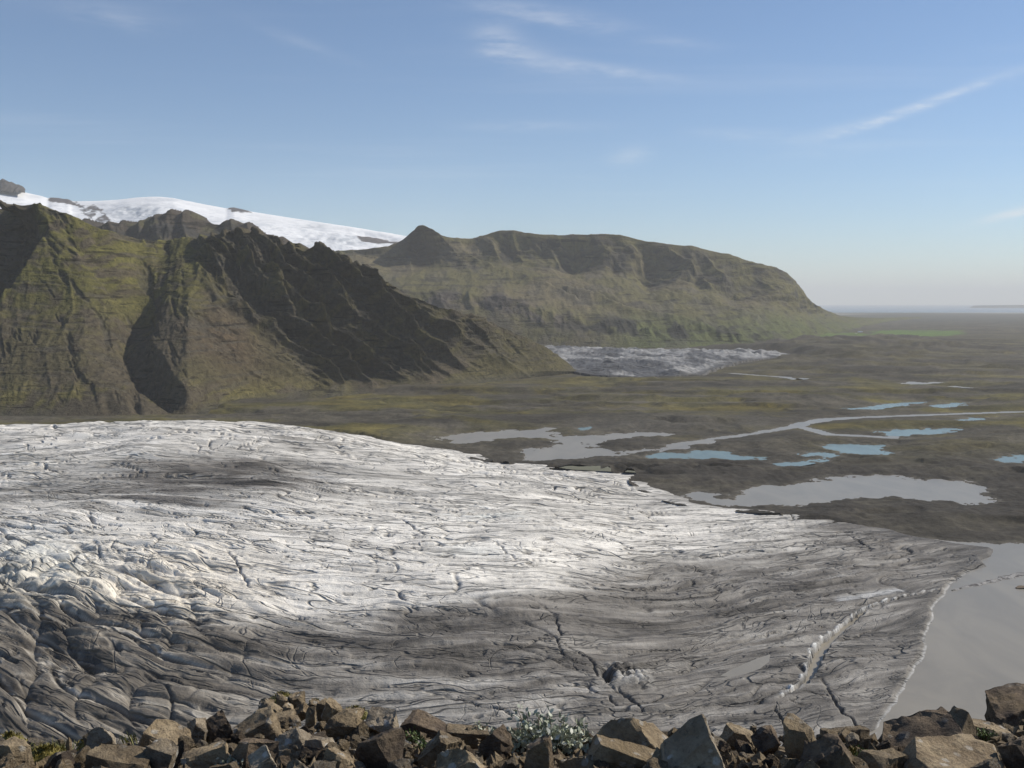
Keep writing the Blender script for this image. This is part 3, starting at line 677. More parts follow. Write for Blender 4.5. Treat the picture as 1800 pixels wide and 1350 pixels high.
def simple_range(name, px, lines, counts, mat, colf, dispf, smooth_rows=2):
    V = loft(px, lines, counts, smooth_rows, 1)
    X, Y, Z = V[..., 0], V[..., 1], V[..., 2]; PX, PY = pix(X, Y, Z)
    return finish_mountain(name, V, dispf(X, Y, Z, PX, PY), mat, colf(X, Y, Z, PX, PY))

# brown hill in the gap, in front of the ice cap
crest = [(90, 372), (130, 385), (165, 390), (200, 393), (235, 391), (255, 387), (268, 379), (285, 374), (305, 372), (330, 371), (350, 374), (362, 381), (380, 386), (410, 391), (440, 396), (452, 404), (475, 411), (500, 420), (540, 432), (600, 440)]
CR = [(x, y, 4700) for x, y in crest]
simple_range('hill', np.arange(90, 600, 1.8), [[(x, 560, 3900) for x, y in crest], CR, [(x, y + 10, 5000) for x, y in crest], [(x, y + 60, 5600) for x, y in crest]], [90, 8, 6], 'farslope',
    lambda X, Y, Z, PX, PY: mixc(mixc(np.broadcast_to(np.array([0.07, 0.056, 0.044]), X.shape + (3,)).copy(), (0.10, 0.092, 0.045), ss(0.1, 0.6, fbm2(X / 160, Z / 90, 4, seed=163)) * 0.7), (0.05, 0.046, 0.043), ss(0.1, 0.5, fbm2(X / 220, Z / 60, 4, seed=161))),
    lambda X, Y, Z, PX, PY: 22 * (ridge2((X + .5 * Z) / 150, Z / 300, 5, 0.5, seed=165) - 0.8) + 8 * fbm2(X / 60, Z / 60, 3, seed=167))

# ice cap with its nunataks
crest = [(-420, 285), (-200, 310), (-60, 326), (0, 333), (40, 338), (75, 346), (84, 349), (90, 347.8), (104, 348.8), (112, 350.4), (120, 350.6), (126, 354), (134, 354.6), (170, 354), (205, 352), (240, 348), (262, 346.5), (280, 346.5), (305, 349), (330, 354), (360, 360), (398, 367), (404, 365.8), (411, 365.2), (424, 368.2), (440, 372.2), (450, 374), (500, 382), (560, 391), (620, 400), (680, 410), (715, 416), (760, 424), (820, 436)]
def cap_col(X, Y, Z, PX, PY):
    c = np.broadcast_to(np.array([0.80, 0.81, 0.82]), X.shape + (3,)).copy()
    icy = np.exp(-((PX - 235) / 40) ** 2 - ((PY - 363) / 6) ** 2) + np.exp(-((PX - 240) / 60) ** 2 - ((PY - 375) / 9) ** 2) * .7 + np.exp(-((PX - 545) / 28) ** 2 - ((PY - 397) / 5) ** 2) + 0.9 * np.exp(-((PX - 600) / 90) ** 2 - ((PY - 422) / 9) ** 2) + .5 * np.exp(-((PX - 420) / 80) ** 2 - ((PY - 392) / 5) ** 2)
    fr = ss(-0.2, 0.5, fbm2(X / 90, Z / 26, 5, 0.62, seed=171))
    c = mixc(c, np.array([0.42, 0.45, 0.48]), np.clip(icy, 0, 1) * (0.35 + 0.65 * fr))
    c = mixc(c, np.array([0.55, 0.58, 0.62]), ss(0.25, 0.6, fbm2(X / 500, Z / 60, 4, seed=173)) * 0.6)
    rk = sdist(PX + 5 * fbm2(X / 70, Z / 40, 4, seed=175), PY + 4 * fbm2(X / 60, Z / 30, 4, seed=177), [(128, 352), (150, 364), (165, 361), (178, 369), (190, 380), (205, 392), (230, 398), (190, 402), (165, 388), (148, 378), (138, 366)])
    hol = ss(0.18, 0.3, fbm2(X / 90, Z / 60, 4, seed=179))
    c = mixc(c, np.array([0.075, 0.066, 0.066]), ss(-1, 1, rk) * (1 - hol))
    for poly in ([(400, 367.5), (404, 364), (412, 363), (426, 366.5), (444, 373.5), (424, 371.5), (408, 369.5)], [(84, 352), (88, 346), (104, 346), (122, 349), (128, 355), (140, 361), (150, 368), (142, 366), (126, 358), (112, 355), (98, 353.5)]):
        c = mixc(c, np.array([0.07, 0.063, 0.066]), ss(-.8, .6, sdist(PX, PY + 1.2 * fbm2(X / 40, Z / 30, 4, seed=178), poly)))
    c = mixc(c, np.array([0.50, 0.53, 0.57]), ss(.1, .5, fbm2(X / 60, Z / 14, 5, .65, seed=172)) * ss(4, 16, PY - np.interp(PX, [p[0] for p in crest], [p[1] for p in crest])) * .6)
    rk = sdist(PX, PY + 2 * fbm2(X / 60, Z / 30, 4, seed=177), [(625, 412), (660, 414), (700, 424), (690, 430), (655, 428), (635, 420)])
    c = mixc(c, np.array([0.085, 0.075, 0.075]), ss(-1, 1, rk))
    return c
simple_range('ice_cap', np.arange(-420, 820, 2.2), [[(x, y + 95, 8600) for x, y in crest], [(x, y + 38, 9300) for x, y in crest], [(x, y, 10400) for x, y in crest], [(x, y - 1, 11200) for x, y in crest], [(x, y + 20, 13000) for x, y in crest]], [24, 80, 10, 6], 'snow', cap_col,
    lambda X, Y, Z, PX, PY: 30 * fbm2(X / 900, Y / 600, 3, seed=181) * ss(1.0, 6.0, PY - np.interp(PX, [p[0] for p in crest], [p[1] for p in crest])) + 9 * fbm2(X / 120, Y / 160, 4, seed=183) * np.clip(np.exp(-((PX - 240) / 60) ** 2 - ((PY - 372) / 12) ** 2) * 1.5 + 1.5 * np.exp(-((PX - 600) / 100) ** 2 - ((PY - 420) / 12) ** 2) + 0.06, 0, 1.5))

def nunatak(crest, Yc, drop, seed):
    px = np.arange(crest[0][0], crest[-1][0] + 0.1, 1.2)
    C0 = [(x, y, Yc) for x, y in crest]
    simple_range('rock_peak', px, [[(x, max(y + .3, np.interp(x, [crest[0][0], crest[-1][0]], [crest[0][1], crest[-1][1]]) + drop), Yc - 230) for i, (x, y) in enumerate(crest)], C0, [(x, y + 1, Yc + 80) for x, y in crest], [(x, y + drop + 14, Yc + 350) for x, y in crest]], [16, 4, 6], 'farslope',
        lambda X, Y, Z, PX, PY: np.broadcast_to(np.array([0.075, 0.066, 0.066]), X.shape + (3,)).copy(),
        lambda X, Y, Z, PX, PY: 9 * (ridge2((X + .4 * Z) / 60, Z / 90, 4, 0.5, seed=seed) - 0.8), 0)
nunatak([(-40, 336), (-20, 334), (-4, 328), (0, 318), (4, 314.5), (12, 317.5), (24, 322), (36, 326), (42, 329), (45, 337)], 10300, 0.5, 191)

# headland on the horizon
hl = [(1704, 541), (1712, 537.2), (1740, 536.6), (1800, 535.8), (1900, 535.2), (2100, 534), (2200, 540)]
simple_range('headland', np.arange(1704, 2200, 2.0), [[(x, 541.6, 45000) for x, y in hl], [(x, y, 45500) for x, y in hl], [(x, y + .6, 48000) for x, y in hl], [(x, 541, 50000) for x, y in hl]], [8, 6, 3], 'farslope',
    lambda X, Y, Z, PX, PY: np.broadcast_to(np.array([0.06, 0.06, 0.06]), X.shape + (3,)).copy(), lambda X, Y, Z, PX, PY: X * 0, 0)

# ------------------------------------------------------------------ the second ice tongue, below the ridge
def build_tongue():
    px = np.arange(930, 1420, 1.3); py = np.arange(604, 664, 0.55)
    PX, PY = np.meshgrid(px, py); g = ground_at(PX, PY, 18.0); X, Y = g[..., 0], g[..., 1]
    o = gp([(900, 606), (1000, 606), (1100, 610), (1200, 612), (1300, 612), (1350, 613), (1395, 619), (1380, 625), (1330, 628), (1290, 634), (1262, 645), (1235, 653), (1180, 655), (1100, 657), (1050, 655), (1015, 648), (960, 636), (900, 625)], 18.0)
    s = sdist(X, Y, o) + 25 * fbm2(X / 120, Y / 200, 4, seed=201)
    q = Y + 0.25 * X + 120 * fbm2(X / 600, Y / 600, 2, seed=203)
    r = ridge2(X / 200, q / 170, 5, 0.55, seed=205)
    z = np.where(s > 0, 8 + 16 * (1 - np.exp(-s / 160)), -6 + 0.4 * s) + ss(0, 60, s) * (8 * (r - 0.9) + 4.0 * fbm2(X / 60, Y / 90, 4, 0.6, seed=207))
    d = fbm2(X / 150, q / 420, 5, 0.62, seed=209)
    c = np.broadcast_to(np.array([0.29, 0.285, 0.275]), X.shape + (3,)).copy()
    c = mixc(c, np.array([0.06, 0.062, 0.066]), ss(-0.28, 0.34, d + 0.10 + 0.25 * np.exp(-((PX - 1150) / 160) ** 2 - ((PY - 640) / 12) ** 2) - 0.3 * np.exp(-((PY - 613) / 7) ** 2) - 0.4 * np.exp(-((PX - 1340) / 60) ** 2)) * 0.9)
    c = mixc(c, np.array([0.07, 0.066, 0.06]), 1 - ss(4, 60, s))
    tag(grid_object('glacier', np.stack([X, Y, z], -1), M['ice'], c, s > -60, np.stack([X * 0.32, q * 0.11, X * 0 + 1.2], -1), flip=True), kind='structure')
build_tongue()

# ------------------------------------------------------------------ the big glacier
ICE_ROWS = [745, 790, 830, 870, 910, 960, 1010, 1050, 1090, 1130, 1180, 1230, 1300]
ICE_COLS = [-200, 0, 150, 300, 450, 600, 750, 900, 1050, 1200, 1350, 1500, 1650, 1800]
ICE_CLEAN = np.array([
    [.88, .88, .88, .88, .88, .84, .76, .66, .60, .50, .50, .50, .50, .5],
    [.88, .88, .84, .78, .74, .80, .86, .82, .66, .58, .50, .50, .50, .5],
    [.84, .84, .72, .50, .52, .72, .80, .84, .88, .80, .60, .50, .50, .5],
    [.68, .68, .62, .58, .68, .76, .74, .74, .78, .76, .66, .55, .48, .4],
    [.90, .92, .95, .95, .98, .99, .90, .80, .82, .84, .76, .56, .48, .4],
    [.74, .80, .92, .98, 1.0, 1.0, .99, .94, .88, .80, .68, .54, .50, .4],
    [.66, .70, .84, .99, 1.0, 1.0, .99, .92, .68, .56, .53, .52, .50, .4],
    [.52, .56, .68, .94, 1.0, .96, .86, .60, .51, .51, .52, .50, .50, .4],
    [.44, .48, .44, .52, .68, .64, .46, .45, .47, .50, .52, .49, .46, .4],
    [.38, .38, .36, .38, .42, .45, .44, .43, .46, .50, .52, .49, .45, .4],
    [.36, .36, .36, .40, .47, .52, .54, .52, .50, .53, .55, .50, .45, .4],
    [.36, .37, .38, .44, .50, .55, .60, .60, .60, .55, .50, .47, .45, .4],
    [.50, .50, .48, .48, .52, .56, .60, .60, .58, .54, .50, .47, .45, .4]])
ICE_POND = [(1266, 1188), (1285, 1177), (1310, 1166), (1335, 1156), (1354, 1150), (1352, 1163), (1335, 1176), (1310, 1185), (1285, 1190)]
def ice_table(px, py):
    fx = np.interp(px, ICE_COLS, range(len(ICE_COLS))); fy = np.interp(py, ICE_ROWS, range(len(ICE_ROWS)))
    i = np.clip(fx.astype(int), 0, len(ICE_COLS) - 2); j = np.clip(fy.astype(int), 0, len(ICE_ROWS) - 2)
    u = ss(0, 1, fx - i); v = ss(0, 1, fy - j); t = ICE_CLEAN
    return (t[j, i] * (1 - u) + t[j, i + 1] * u) * (1 - v) + (t[j + 1, i] * (1 - u) + t[j + 1, i + 1] * u) * v

def build_glacier():
    px = np.arange(-330, 1772, 2.0)
    py = np.concatenate([np.arange(722, 800, 0.8), np.arange(800, 1000, 0.95), np.arange(1000, 1310, 1.15), np.arange(1310, 1460, 6)])
    PX, PY = np.meshgrid(px, py); g = ground_at(PX, PY, 12.0); X, Y = g[..., 0], g[..., 1]
    s0 = sdist(X, Y, GL)
    s = s0 + (2.6 * fbm2(X / 30, Y / 40, 3, 0.5, seed=301) + 4 * (1 - ss(1350, 1500, PX)) * fbm2(X / 40, Y / 60, 4, .55, seed=302)) * ss(-60, 0, s0 + 40)
    sp = np.clip(s, 0, None)
    edgeh = lerp(3.4 * ss(0, 26, s), 2.3 * ss(0, 4, s), ss(1480, 1600, PX))
    z = edgeh + 46 * (1 - np.exp(-(sp / 330.0) ** 1.35))
    low = 1 - ss(900, 1250, PX)                        # thick ice to the left, thin tongue to the right
    z = edgeh + (z - edgeh) * (0.35 + 0.65 * low)
    z = z + np.interp(PX, [-300, 0, 300, 500, 700, 850], [35, 33, 31, 24, 11, 0]) * (1 - np.exp(-(sp / 70.0) ** 1.6)) * ss(1150, 1500, Y)
    z = np.where(s < 0, -5.0 + np.clip(s, -30, 0) * 0.2 + 5 * ss(-2, 0, s), z)
    inn = ss(4, 60, s)
    # flow field: down from the left, swinging past, then out to the lake
    def spl(t, w): return w * np.log1p(np.exp(np.clip(t / w, -30, 30)))
    wgt = 1 - ss(950, 1350, Y)
    C = Y - wgt * (0.72 * spl(-(X + 140), 60) + 0.62 * spl(X - 20, 70))
    C = C + 16 * fbm2(X / 220, Y / 220, 3, seed=303) + 3.0 * fbm2(X / 45, Y / 60, 2, seed=304)
    A = X + 25 * pn2(X / 200, Y / 200, 5) + 40 * pn2(C / 60, X / 400, 6)
    nearw = 1 - ss(900, 1200, Y)
    und = fbm2(A / 260, C / 110, 4, 0.5, seed=305)
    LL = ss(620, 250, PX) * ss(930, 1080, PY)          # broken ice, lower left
    LLs = np.exp(-((PX - 10) / 140) ** 2 - ((PY - 1035) / 55) ** 2)
    right = ss(1050, 1350, PX)
    r1 = ridge2(A / 170, C / 40, 5, 0.5, seed=311)
    r2 = ridge2(A / 70, C / 15, 3, 0.5, seed=315)
    rf = ridge2(A / 300, C / 62, 4, 0.55, seed=319)
    clean = np.exp(-((PX - 480) / 420) ** 2 - ((PY - 985) / 75) ** 2)
    z = z + inn * (4.2 * und * (1 - 0.6 * right) + (1.7 * (1 - .3 * right)) * (r1 - 0.8) + 0.8 * (r2 - 0.8) * (0.1 + 0.9 * nearw) + (1 - nearw) * 2.6 * (rf - 0.8) + 0.3 * nearw * fbm2(X / 6, Y / 9, 2, 0.5, seed=317)) * (1 - 0.55 * clean)
    # big swells and broken blocks, lower left
    C2 = C + 7 * pn2(X / 60, Y / 60, 320)
    rdg = 1 - np.clip(np.abs(pn2(A / 330, C2 / 38, 321)) * 2.2, 0, 1); rdg2 = 1 - np.clip(np.abs(pn2(A / 120, C2 / 15, 322)) * 2.2, 0, 1); rdg3 = 1 - np.clip(np.abs(pn2((X + .5 * C) / 40, C / 30, 326)) * 2.2, 0, 1)
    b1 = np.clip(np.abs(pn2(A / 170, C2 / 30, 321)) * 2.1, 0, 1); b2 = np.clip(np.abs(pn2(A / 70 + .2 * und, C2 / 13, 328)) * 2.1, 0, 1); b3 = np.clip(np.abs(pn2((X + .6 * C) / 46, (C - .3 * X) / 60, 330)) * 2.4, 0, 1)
    z = z + inn * LL * (6.0 * (np.sqrt(b1) - .6) + 2.8 * (np.sqrt(b2) - .6) + 3.0 * (np.sqrt(b3) - .7) + 1.5 * (rdg - .5))
    lump = np.abs(pn2(X / 30 + .2 * und, Y / 30, 323)) * 1.6; lump2 = np.abs(pn2(X / 13, Y / 15, 324)) * 1.6
    z = z + inn * LLs * (5.5 * (np.sqrt(np.clip(lump, 0, 1)) - .5) + 2.0 * (np.sqrt(np.clip(lump2, 0, 1)) - .5))
    # crevasses: thin cuts across and along the flow
    warp = 0.5 * pn2(X / 70, Y / 70, 31)
    n = pn2(A / 120 + warp, C / 26, 327); msk = ss(-0.05, 0.35, pn2(X / 160, Y / 130, 329))
    cut = np.exp(-(n / 0.045) ** 2) * msk
    n = pn2(A / 60 + C / 45 + warp, (C - A) / 120, 331); msk2 = ss(0.12, 0.4, pn2(X / 130, Y / 170, 333))
    cut2 = np.exp(-(n / 0.035) ** 2) * msk2
    hole = ss(0.62, 0.8, fbm2(A / 16, C / 7, 2, 0.5, seed=335)) * nearw
    z = z - inn * ((3.6 * cut * (1 + .5 * LL) + 2.8 * cut2 + 2.2 * hole) * (0.6 + 0.8 * ss(700, 1400, Y)))
    # hand-placed cracks
    crack = np.zeros_like(X)
    def zz(p): return ground_at(p[0], p[1], np.interp(p[0], [900, 1150, 1400, 1600], [26, 15, 6, 4]))
    for L, w, dp in [([(1445, 1190), (1466, 1226), (1482, 1246), (1500, 1254), (1512, 1272), (1522, 1290)], 1.6, 5), ([(1408, 1211), (1438, 1217), (1466, 1224)], 1.2, 3), ([(1362, 1236), (1372, 1254), (1384, 1272)], 1.4, 4), ([(1388, 1224), (1412, 1236)], 1.4, 3),
                     ([(930, 1096), (962, 1109), (1005, 1124), (1036, 1138), (1048, 1156), (1063, 1174), (1090, 1196)], 1.7, 3.5), ([(900, 1122), (960, 1112)], 1.6, 4), ([(1085, 1186), (1110, 1204), (1134, 1224)], 1.8, 5), ([(1120, 1240), (1146, 1252), (1180, 1264)], 1.5, 4), ([(976, 1082), (986, 1108)], 1.8, 5),
                     ([(1280, 1116), (1330, 1109), (1372, 1101)], 2.0, 4), ([(1488, 938), (1512, 950), (1528, 966)], 2.2, 5), ([(1430, 930), (1500, 934), (1560, 938)], 2.5, 5), ([(398, 984), (420, 1010), (440, 1040)], 1.8, 4), ([(700, 930), (722, 944), (752, 960)], 1.9, 5), ([(1452, 1152), (1510, 1150), (1600, 1142)], 1.5, 2.5), ([(1478, 1122), (1545, 1100)], 1.5, 3), ([(1515, 1285), (1548, 1262)], 1.4, 3),
                     ([(1200, 1060), (1300, 1050), (1420, 1040)], 1.6, 3), ([(1180, 1165), (1240, 1150)], 1.6, 4), ([(780, 1180), (860, 1190), (905, 1200)], 1.6, 4), ([(1230, 975), (1330, 968), (1420, 972)], 2.0, 4), ([(1030, 1180), (1068, 1196), (1085, 1212)], 1.8, 5), ([(870, 965), (905, 992)], 1.6, 4)]:
        P = np.array([zz(p) for p in L]); lo = P.min(0) - 14; hi = P.max(0) + 14
        m = (X > lo[0]) & (X < hi[0]) & (Y > lo[1]) & (Y < hi[1])
        d, _, par = ldist(X[m] + 1.6 * pn2(X[m] / 7, Y[m] / 7, 41), Y[m] + 2.4 * pn2(X[m] / 9, Y[m] / 9, 43), P)
        v = np.exp(-(d / (w * 0.45 * (1 + .5 * pn2(X[m] / 12, Y[m] / 12, 49)))) ** 2) * np.clip(np.sin(np.clip(par, .03, .97) * np.pi), 0, 1) ** .4
        z[m] -= 0.62 * dp * v; crack[m] = np.maximum(crack[m], v)
    # rift opening to the lake, blocky white rim on its left
    ch = np.array([ground_at(a, b, 3.5) for a, b in [(1368, 1234), (1392, 1217), (1412, 1202), (1424, 1185), (1432, 1165), (1440, 1147), (1455, 1125), (1478, 1104), (1500, 1086), (1518, 1070), (1545, 1058), (1580, 1048), (1620, 1040), (1668, 1030)]])
    d, sd_, par = ldist(X + 1.5 * pn2(X / 6, Y / 6, 45), Y + 2 * pn2(X / 8, Y / 8, 47), ch)
    wd = np.interp(par, [0, .1, .2, .38, .5, .62, .72, 1], [0.6, 0.8, 2.2, 3.8, 3.0, 1.9, 0.8, .6])
    wat = 1 - ss(wd * 0.8, wd * 1.25, d)
    z = lerp(z, -3.0, wat * np.interp(par, [0, .12, .2, .66, .75, 1], [.5, .7, 1, 1, .4, .3]))
    lefts = np.where(sd_ < 0, 1.0, 0.12)
    rim = np.exp(-((d - wd - 1.0) / 1.0) ** 2) * lefts * (0.5 + 0.9 * np.clip(fbm2(X / 4, Y / 6, 3, seed=341) + .4, 0, 1)) * np.interp(par, [0, .08, .9, 1], [.3, 1, 1, .5]) * (0.25 + 0.75 * ss(-.15, .25, pn2(X / 6, Y / 9, 345)))
    z = z + 1.1 * rim
    strk = np.exp(-((ldist(X, Y, np.array([ground_at(a, b, 5) for a, b in [(1478, 1052), (1530, 1042), (1580, 1032)]]))[0]) / 4.0) ** 2)
    # serac cluster
    sc = ground_at(1102, 1157, 20.0); ser = np.exp(-((X - sc[0]) / 13) ** 4 - ((Y - sc[1]) / 17) ** 4)
    z = z + ser * (4.2 * np.sqrt(np.clip(np.abs(pn2(X / 8 + .3 * pn2(X / 5, Y / 5, 71), Y / 9, 343)) * 1.7, 0, 1)) - 1.0)
    hl_ = ground_at(1067, 1158, 20.0); pit = np.exp(-((X - hl_[0]) / 2.6) ** 2 - ((Y - hl_[1]) / 11) ** 2); z = z - 8 * pit
    # melt pond basin
    zp = 6.2
    s2 = sdist(X, Y, gp(ICE_POND, zp)); z = np.where(s2 > -25, lerp(z, zp + np.clip(-s2 * 0.12, -1.2, 3.0), ss(-25, -3, s2)), z)
    # colour: debris cover follows the flow bands, tone of the broken ice follows its grooves
    pX, pY = pix(X, Y, np.maximum(z, 0))
    w1 = fbm2(A / 240, C / 50, 5, 0.6, seed=351); w2 = fbm2(A / 60, C / 14, 5, 0.62, seed=355)
    L = ice_table(pX + 60 * w1, pY + 16 * w1 + 5 * w2)
    L = lerp(L, np.where(L > .45, 0.42 + 0.56 * ss(0.47, 0.84, L), L * .95), 0.7)
    L = L + 0.10 * w1 + 0.13 * w2 * (0.6 + .6 * (1 - np.abs(L - .55)))
    farw = ss(1000, 1300, Y)
    L = L - 0.16 * ss(0.25, 0.7, fbm2(A / 130, C / 34, 5, 0.65, seed=357)) * farw
    pat = np.exp(-((pX - 330 - (840 - pY) * 1.5) / 130) ** 2 - ((pY - 832) / 34) ** 2)
    L = L - 0.10 * pat * ss(-0.25, 0.3, fbm2(A / 60, C / 60, 5, .62, seed=359))
    L = L + LL * (0.26 * np.exp(-((b1 - .17) / .08) ** 2) + 0.14 * np.exp(-((b2 - .2) / .1) ** 2) - .12 * np.exp(-(b1 / .07) ** 2) + .03)  # broken ice: lighter along the groove lips, darker in the groove bottoms
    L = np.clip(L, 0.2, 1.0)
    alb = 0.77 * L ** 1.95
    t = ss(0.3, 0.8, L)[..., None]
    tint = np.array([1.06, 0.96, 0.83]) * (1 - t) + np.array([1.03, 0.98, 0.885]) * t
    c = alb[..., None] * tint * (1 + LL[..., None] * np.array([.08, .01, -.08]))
    bl = np.clip(LLs * 1.3 + 0.55 * LL + np.exp(-((pX - 860) / 90) ** 2 - ((pY - 905) / 9) ** 2) * ss(0, .4, w2 + .2) + .6 * np.exp(-((pX - 830) / 60) ** 2 - ((pY - 968) / 10) ** 2), 0, 1)
    c = c * (1 - bl[..., None] * np.array([0.08, 0.03, 0.0]))
    dirt = np.clip((cut * .5 + cut2 * .5 + hole * .6 + crack * .5) * (1 - LLs), 0, .8)
    c = mixc(c, np.array([0.07, 0.068, 0.066]), dirt)
    c = mixc(c, np.array([0.62, 0.62, 0.60]), np.clip(rim * 1.2, 0, 1) * 0.95)
    c = mixc(c, np.array([0.50, 0.50, 0.49]), strk * 0.8)
    c = mixc(c, np.array([0.50, 0.49, 0.46]), ser * 0.75 * ss(-.3, .3, w2 + .2))
    c = mixc(c, np.array([0.36, 0.355, 0.34]), np.exp(-((s - 0.6) / 0.9) ** 2) * ss(1480, 1560, PX) * ss(960, 1000, PY) * 0.9)
    c = mixc(c, np.array([0.085, 0.08, 0.074]), (1 - ss(4, 26, s)) * (1 - ss(960, 1000, PY)) * 0.75 * ss(-.3, .3, w2 + .1))
    V = np.stack([X, Y, z], -1)
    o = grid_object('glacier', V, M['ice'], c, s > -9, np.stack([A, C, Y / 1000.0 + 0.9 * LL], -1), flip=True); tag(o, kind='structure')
    flat_sheet('pond', gp([(a, b) for a, b in hull2(ICE_POND)], zp) * 1.0, zp, 'silt')
build_glacier()

# low bar of stranded ice and gravel in the lake
def lake_bar():
    line = gp([(1674, 1037), (1700, 1030), (1730, 1024), (1760, 1016), (1800, 1008), (1870, 996), (1960, 984)], 0.5)
    t = np.linspace(0, 1, 140); P = np.stack([np.interp(t, np.linspace(0, 1, len(line)), line[:, k]) for k in (0, 1)], 1)
    tg = np.gradient(P, axis=0); tg /= np.linalg.norm(tg, axis=1, keepdims=True); nn = np.stack([-tg[:, 1], tg[:, 0]], 1)
    w = np.linspace(-1, 1, 13)
    wid = (1.2 + 5.5 * np.clip(t * 1.5, 0, 1)) * (0.9 + 0.5 * fbm2(t * 14, t * 0 + 2.2, 3, seed=361))
    XY = P[None] + nn[None] * (w[:, None, None] * wid[None, :, None])
    Z = 0.85 * (1 - w[:, None] ** 2) - 0.25 + 0.35 * fbm2(XY[..., 0] / 3, XY[..., 1] / 3, 3, seed=363)
    c = np.broadcast_to(np.array([0.30, 0.29, 0.275]), Z.shape + (3,)).copy(); c = mixc(c, (0.11, 0.105, 0.10), ss(-.2, .4, fbm2(XY[..., 0] / 5, XY[..., 1] / 5, 4, seed=365)))
    o = grid_object('ice_floe', np.concatenate([XY, Z[..., None]], -1), M['ice2'], c)
    tag(o, 'long thin floe of dirty ice lying in the grey lake at right', 'ice floe')
lake_bar()

LAKE_ROCK = ground_at(1795, 1034, 0.0)
# ------------------------------------------------------------------ farm below the ridge
def house(px, py, w, d, h, roof, label):
    g = ground_at(px, py); root = bpy.data.objects.new('farmhouse', None); COL.objects.link(root); root.location = (g[0], g[1], 0.3)
    root.rotation_euler = (0, 0, math.radians(random.Random(int(px)).uniform(-25, 25)))
    tag(root, label, 'house', 'farm buildings at the foot of the ridge')
    a, b = w / 2, d / 2; r = h + b * 0.75
    me = bpy.data.meshes.new('wall'); me.from_pydata([(-a, -b, -1), (a, -b, -1), (a, b, -1), (-a, b, -1), (-a, -b, h), (a, -b, h), (a, b, h), (-a, b, h), (-a, 0, r), (a, 0, r)], [], [(0, 1, 5, 4), (2, 3, 7, 6), (1, 2, 6, 9, 5), (3, 0, 4, 8, 7)])
    link('wall', me, M['plaster'], root)
    e = 0.5
    k = 0.35
    top = [(-a - e, -b - e, h - e * .75 + k), (a + e, -b - e, h - e * .75 + k), (a + e, 0, r + k), (-a - e, 0, r + k), (-a - e, b + e, h - e * .75 + k), (a + e, b + e, h - e * .75 + k)]
    vs = top + [(x, y, z - 0.28) for x, y, z in top]
    me = bpy.data.meshes.new('roof'); me.from_pydata(vs, [], [(0, 1, 2, 3), (3, 2, 5, 4), (7, 6, 9, 8), (8, 9, 10, 11), (0, 6, 7, 1), (4, 5, 11, 10), (0, 3, 9, 6), (3, 4, 10, 9), (1, 7, 8, 2), (2, 8, 11, 5)])
    link('roof', me, M[roof], root)
def plain(name, col, rough=0.8):
    m, T = mat_new(name); pos = T.n('ShaderNodeNewGeometry').outputs['Position']
    n = T.noise(pos, 0.8, 4, 0.6); c = T.mix(n, tuple(v * .85 for v in col) + (1,), tuple(min(1, v * 1.1) for v in col) + (1,)); finish(T, c, rough, 0.3); M[name] = m
plain('plaster', (0.72, 0.72, 0.70)); plain('roof_white', (0.70, 0.71, 0.72), 0.5); plain('roof_grey', (0.36, 0.40, 0.45), 0.5)
house(1451, 589, 17, 11, 8, 'roof_white', 'small white farmhouse nearest the mountain foot')
house(1463, 593.5, 30, 14, 6, 'roof_white', 'wide low white barn in front of the small farmhouse')
house(1512, 585.5, 32, 14, 8, 'roof_grey', 'long pale farm building with grey roof beside the green hayfield')
house(1505, 588, 15, 10, 6, 'roof_white', 'white shed next to the long grey roofed farm building')
house(1504, 593, 16, 10, 5, 'roof_grey', 'lowest pale shed between the moraine mounds and the farm')

# ------------------------------------------------------------------ the hillside under the camera
def rim_z(x, y):
    """height of the rubble slope below the camera, metres above the plain"""
    y = np.asarray(y, float); x = np.asarray(x, float)
    z = np.where(y < 3.6, -1.60 - 0.02 * (y - 3.6), -1.60 - 0.285 * (y - 3.6))
    e = 5.4 + 0.25 * np.sin(x * 1.3 + 1)
    z = z - np.where(y > e, (y - e) * 0.62, 0)
    return CAMH + z - 0.13
def build_hillside():
    t = np.concatenate([np.linspace(-6, 2.5, 12), np.linspace(2.6, 7.0, 110), np.geomspace(7.1, 430, 60)])
    u = np.linspace(-1, 1, 260)
    T_, U = np.meshgrid(t, u, indexing='ij'); Y = T_; X = U * (9 + 0.8 * np.clip(T_, 0, 500))
    n = 0.07 * fbm2(X * 1.4, Y * 1.4, 5, .55, seed=401) + ss(8, 60, Y) * 3 * fbm2(X / 12, Y / 12, 4, seed=403)
    Z = np.maximum(rim_z(X, Y) + n, -4)
    c = np.broadcast_to(np.array([0.105, 0.08, 0.052]), X.shape + (3,)).copy()
    c = mixc(c, (0.10, 0.085, 0.035), ss(0.2, 0.6, fbm2(X * 2.1, Y * 2.1, 4, seed=405)) * .6)
    o = grid_object('hillside', np.stack([X, Y, Z], -1), M['soil'], c, flip=True); tag(o, kind='structure')
def soil_mat():
    m, T = mat_new('rubbly_soil'); a = T.n('ShaderNodeAttribute'); a.attribute_name = 'tint'
    pos = T.n('ShaderNodeNewGeometry').outputs['Position']; n = T.noise(pos, 28.0, 8, 0.7); n2 = T.noise(pos, 120.0, 4, 0.7)
    f = T.m('ADD', T.m('MULTIPLY', n, 1.3), T.m('MULTIPLY', n2, 0.5)); c = T.n('ShaderNodeVectorMath', operation='SCALE'); T.put(c.inputs[0], a.outputs['Color']); T.put(c.inputs['Scale'], f)
    finish(T, c.outputs[0], 0.95, 0.15, T.m('ADD', n, T.m('MULTIPLY', n2, .4)), 0.05, 1.0); M['soil'] = m
soil_mat(); build_hillside()

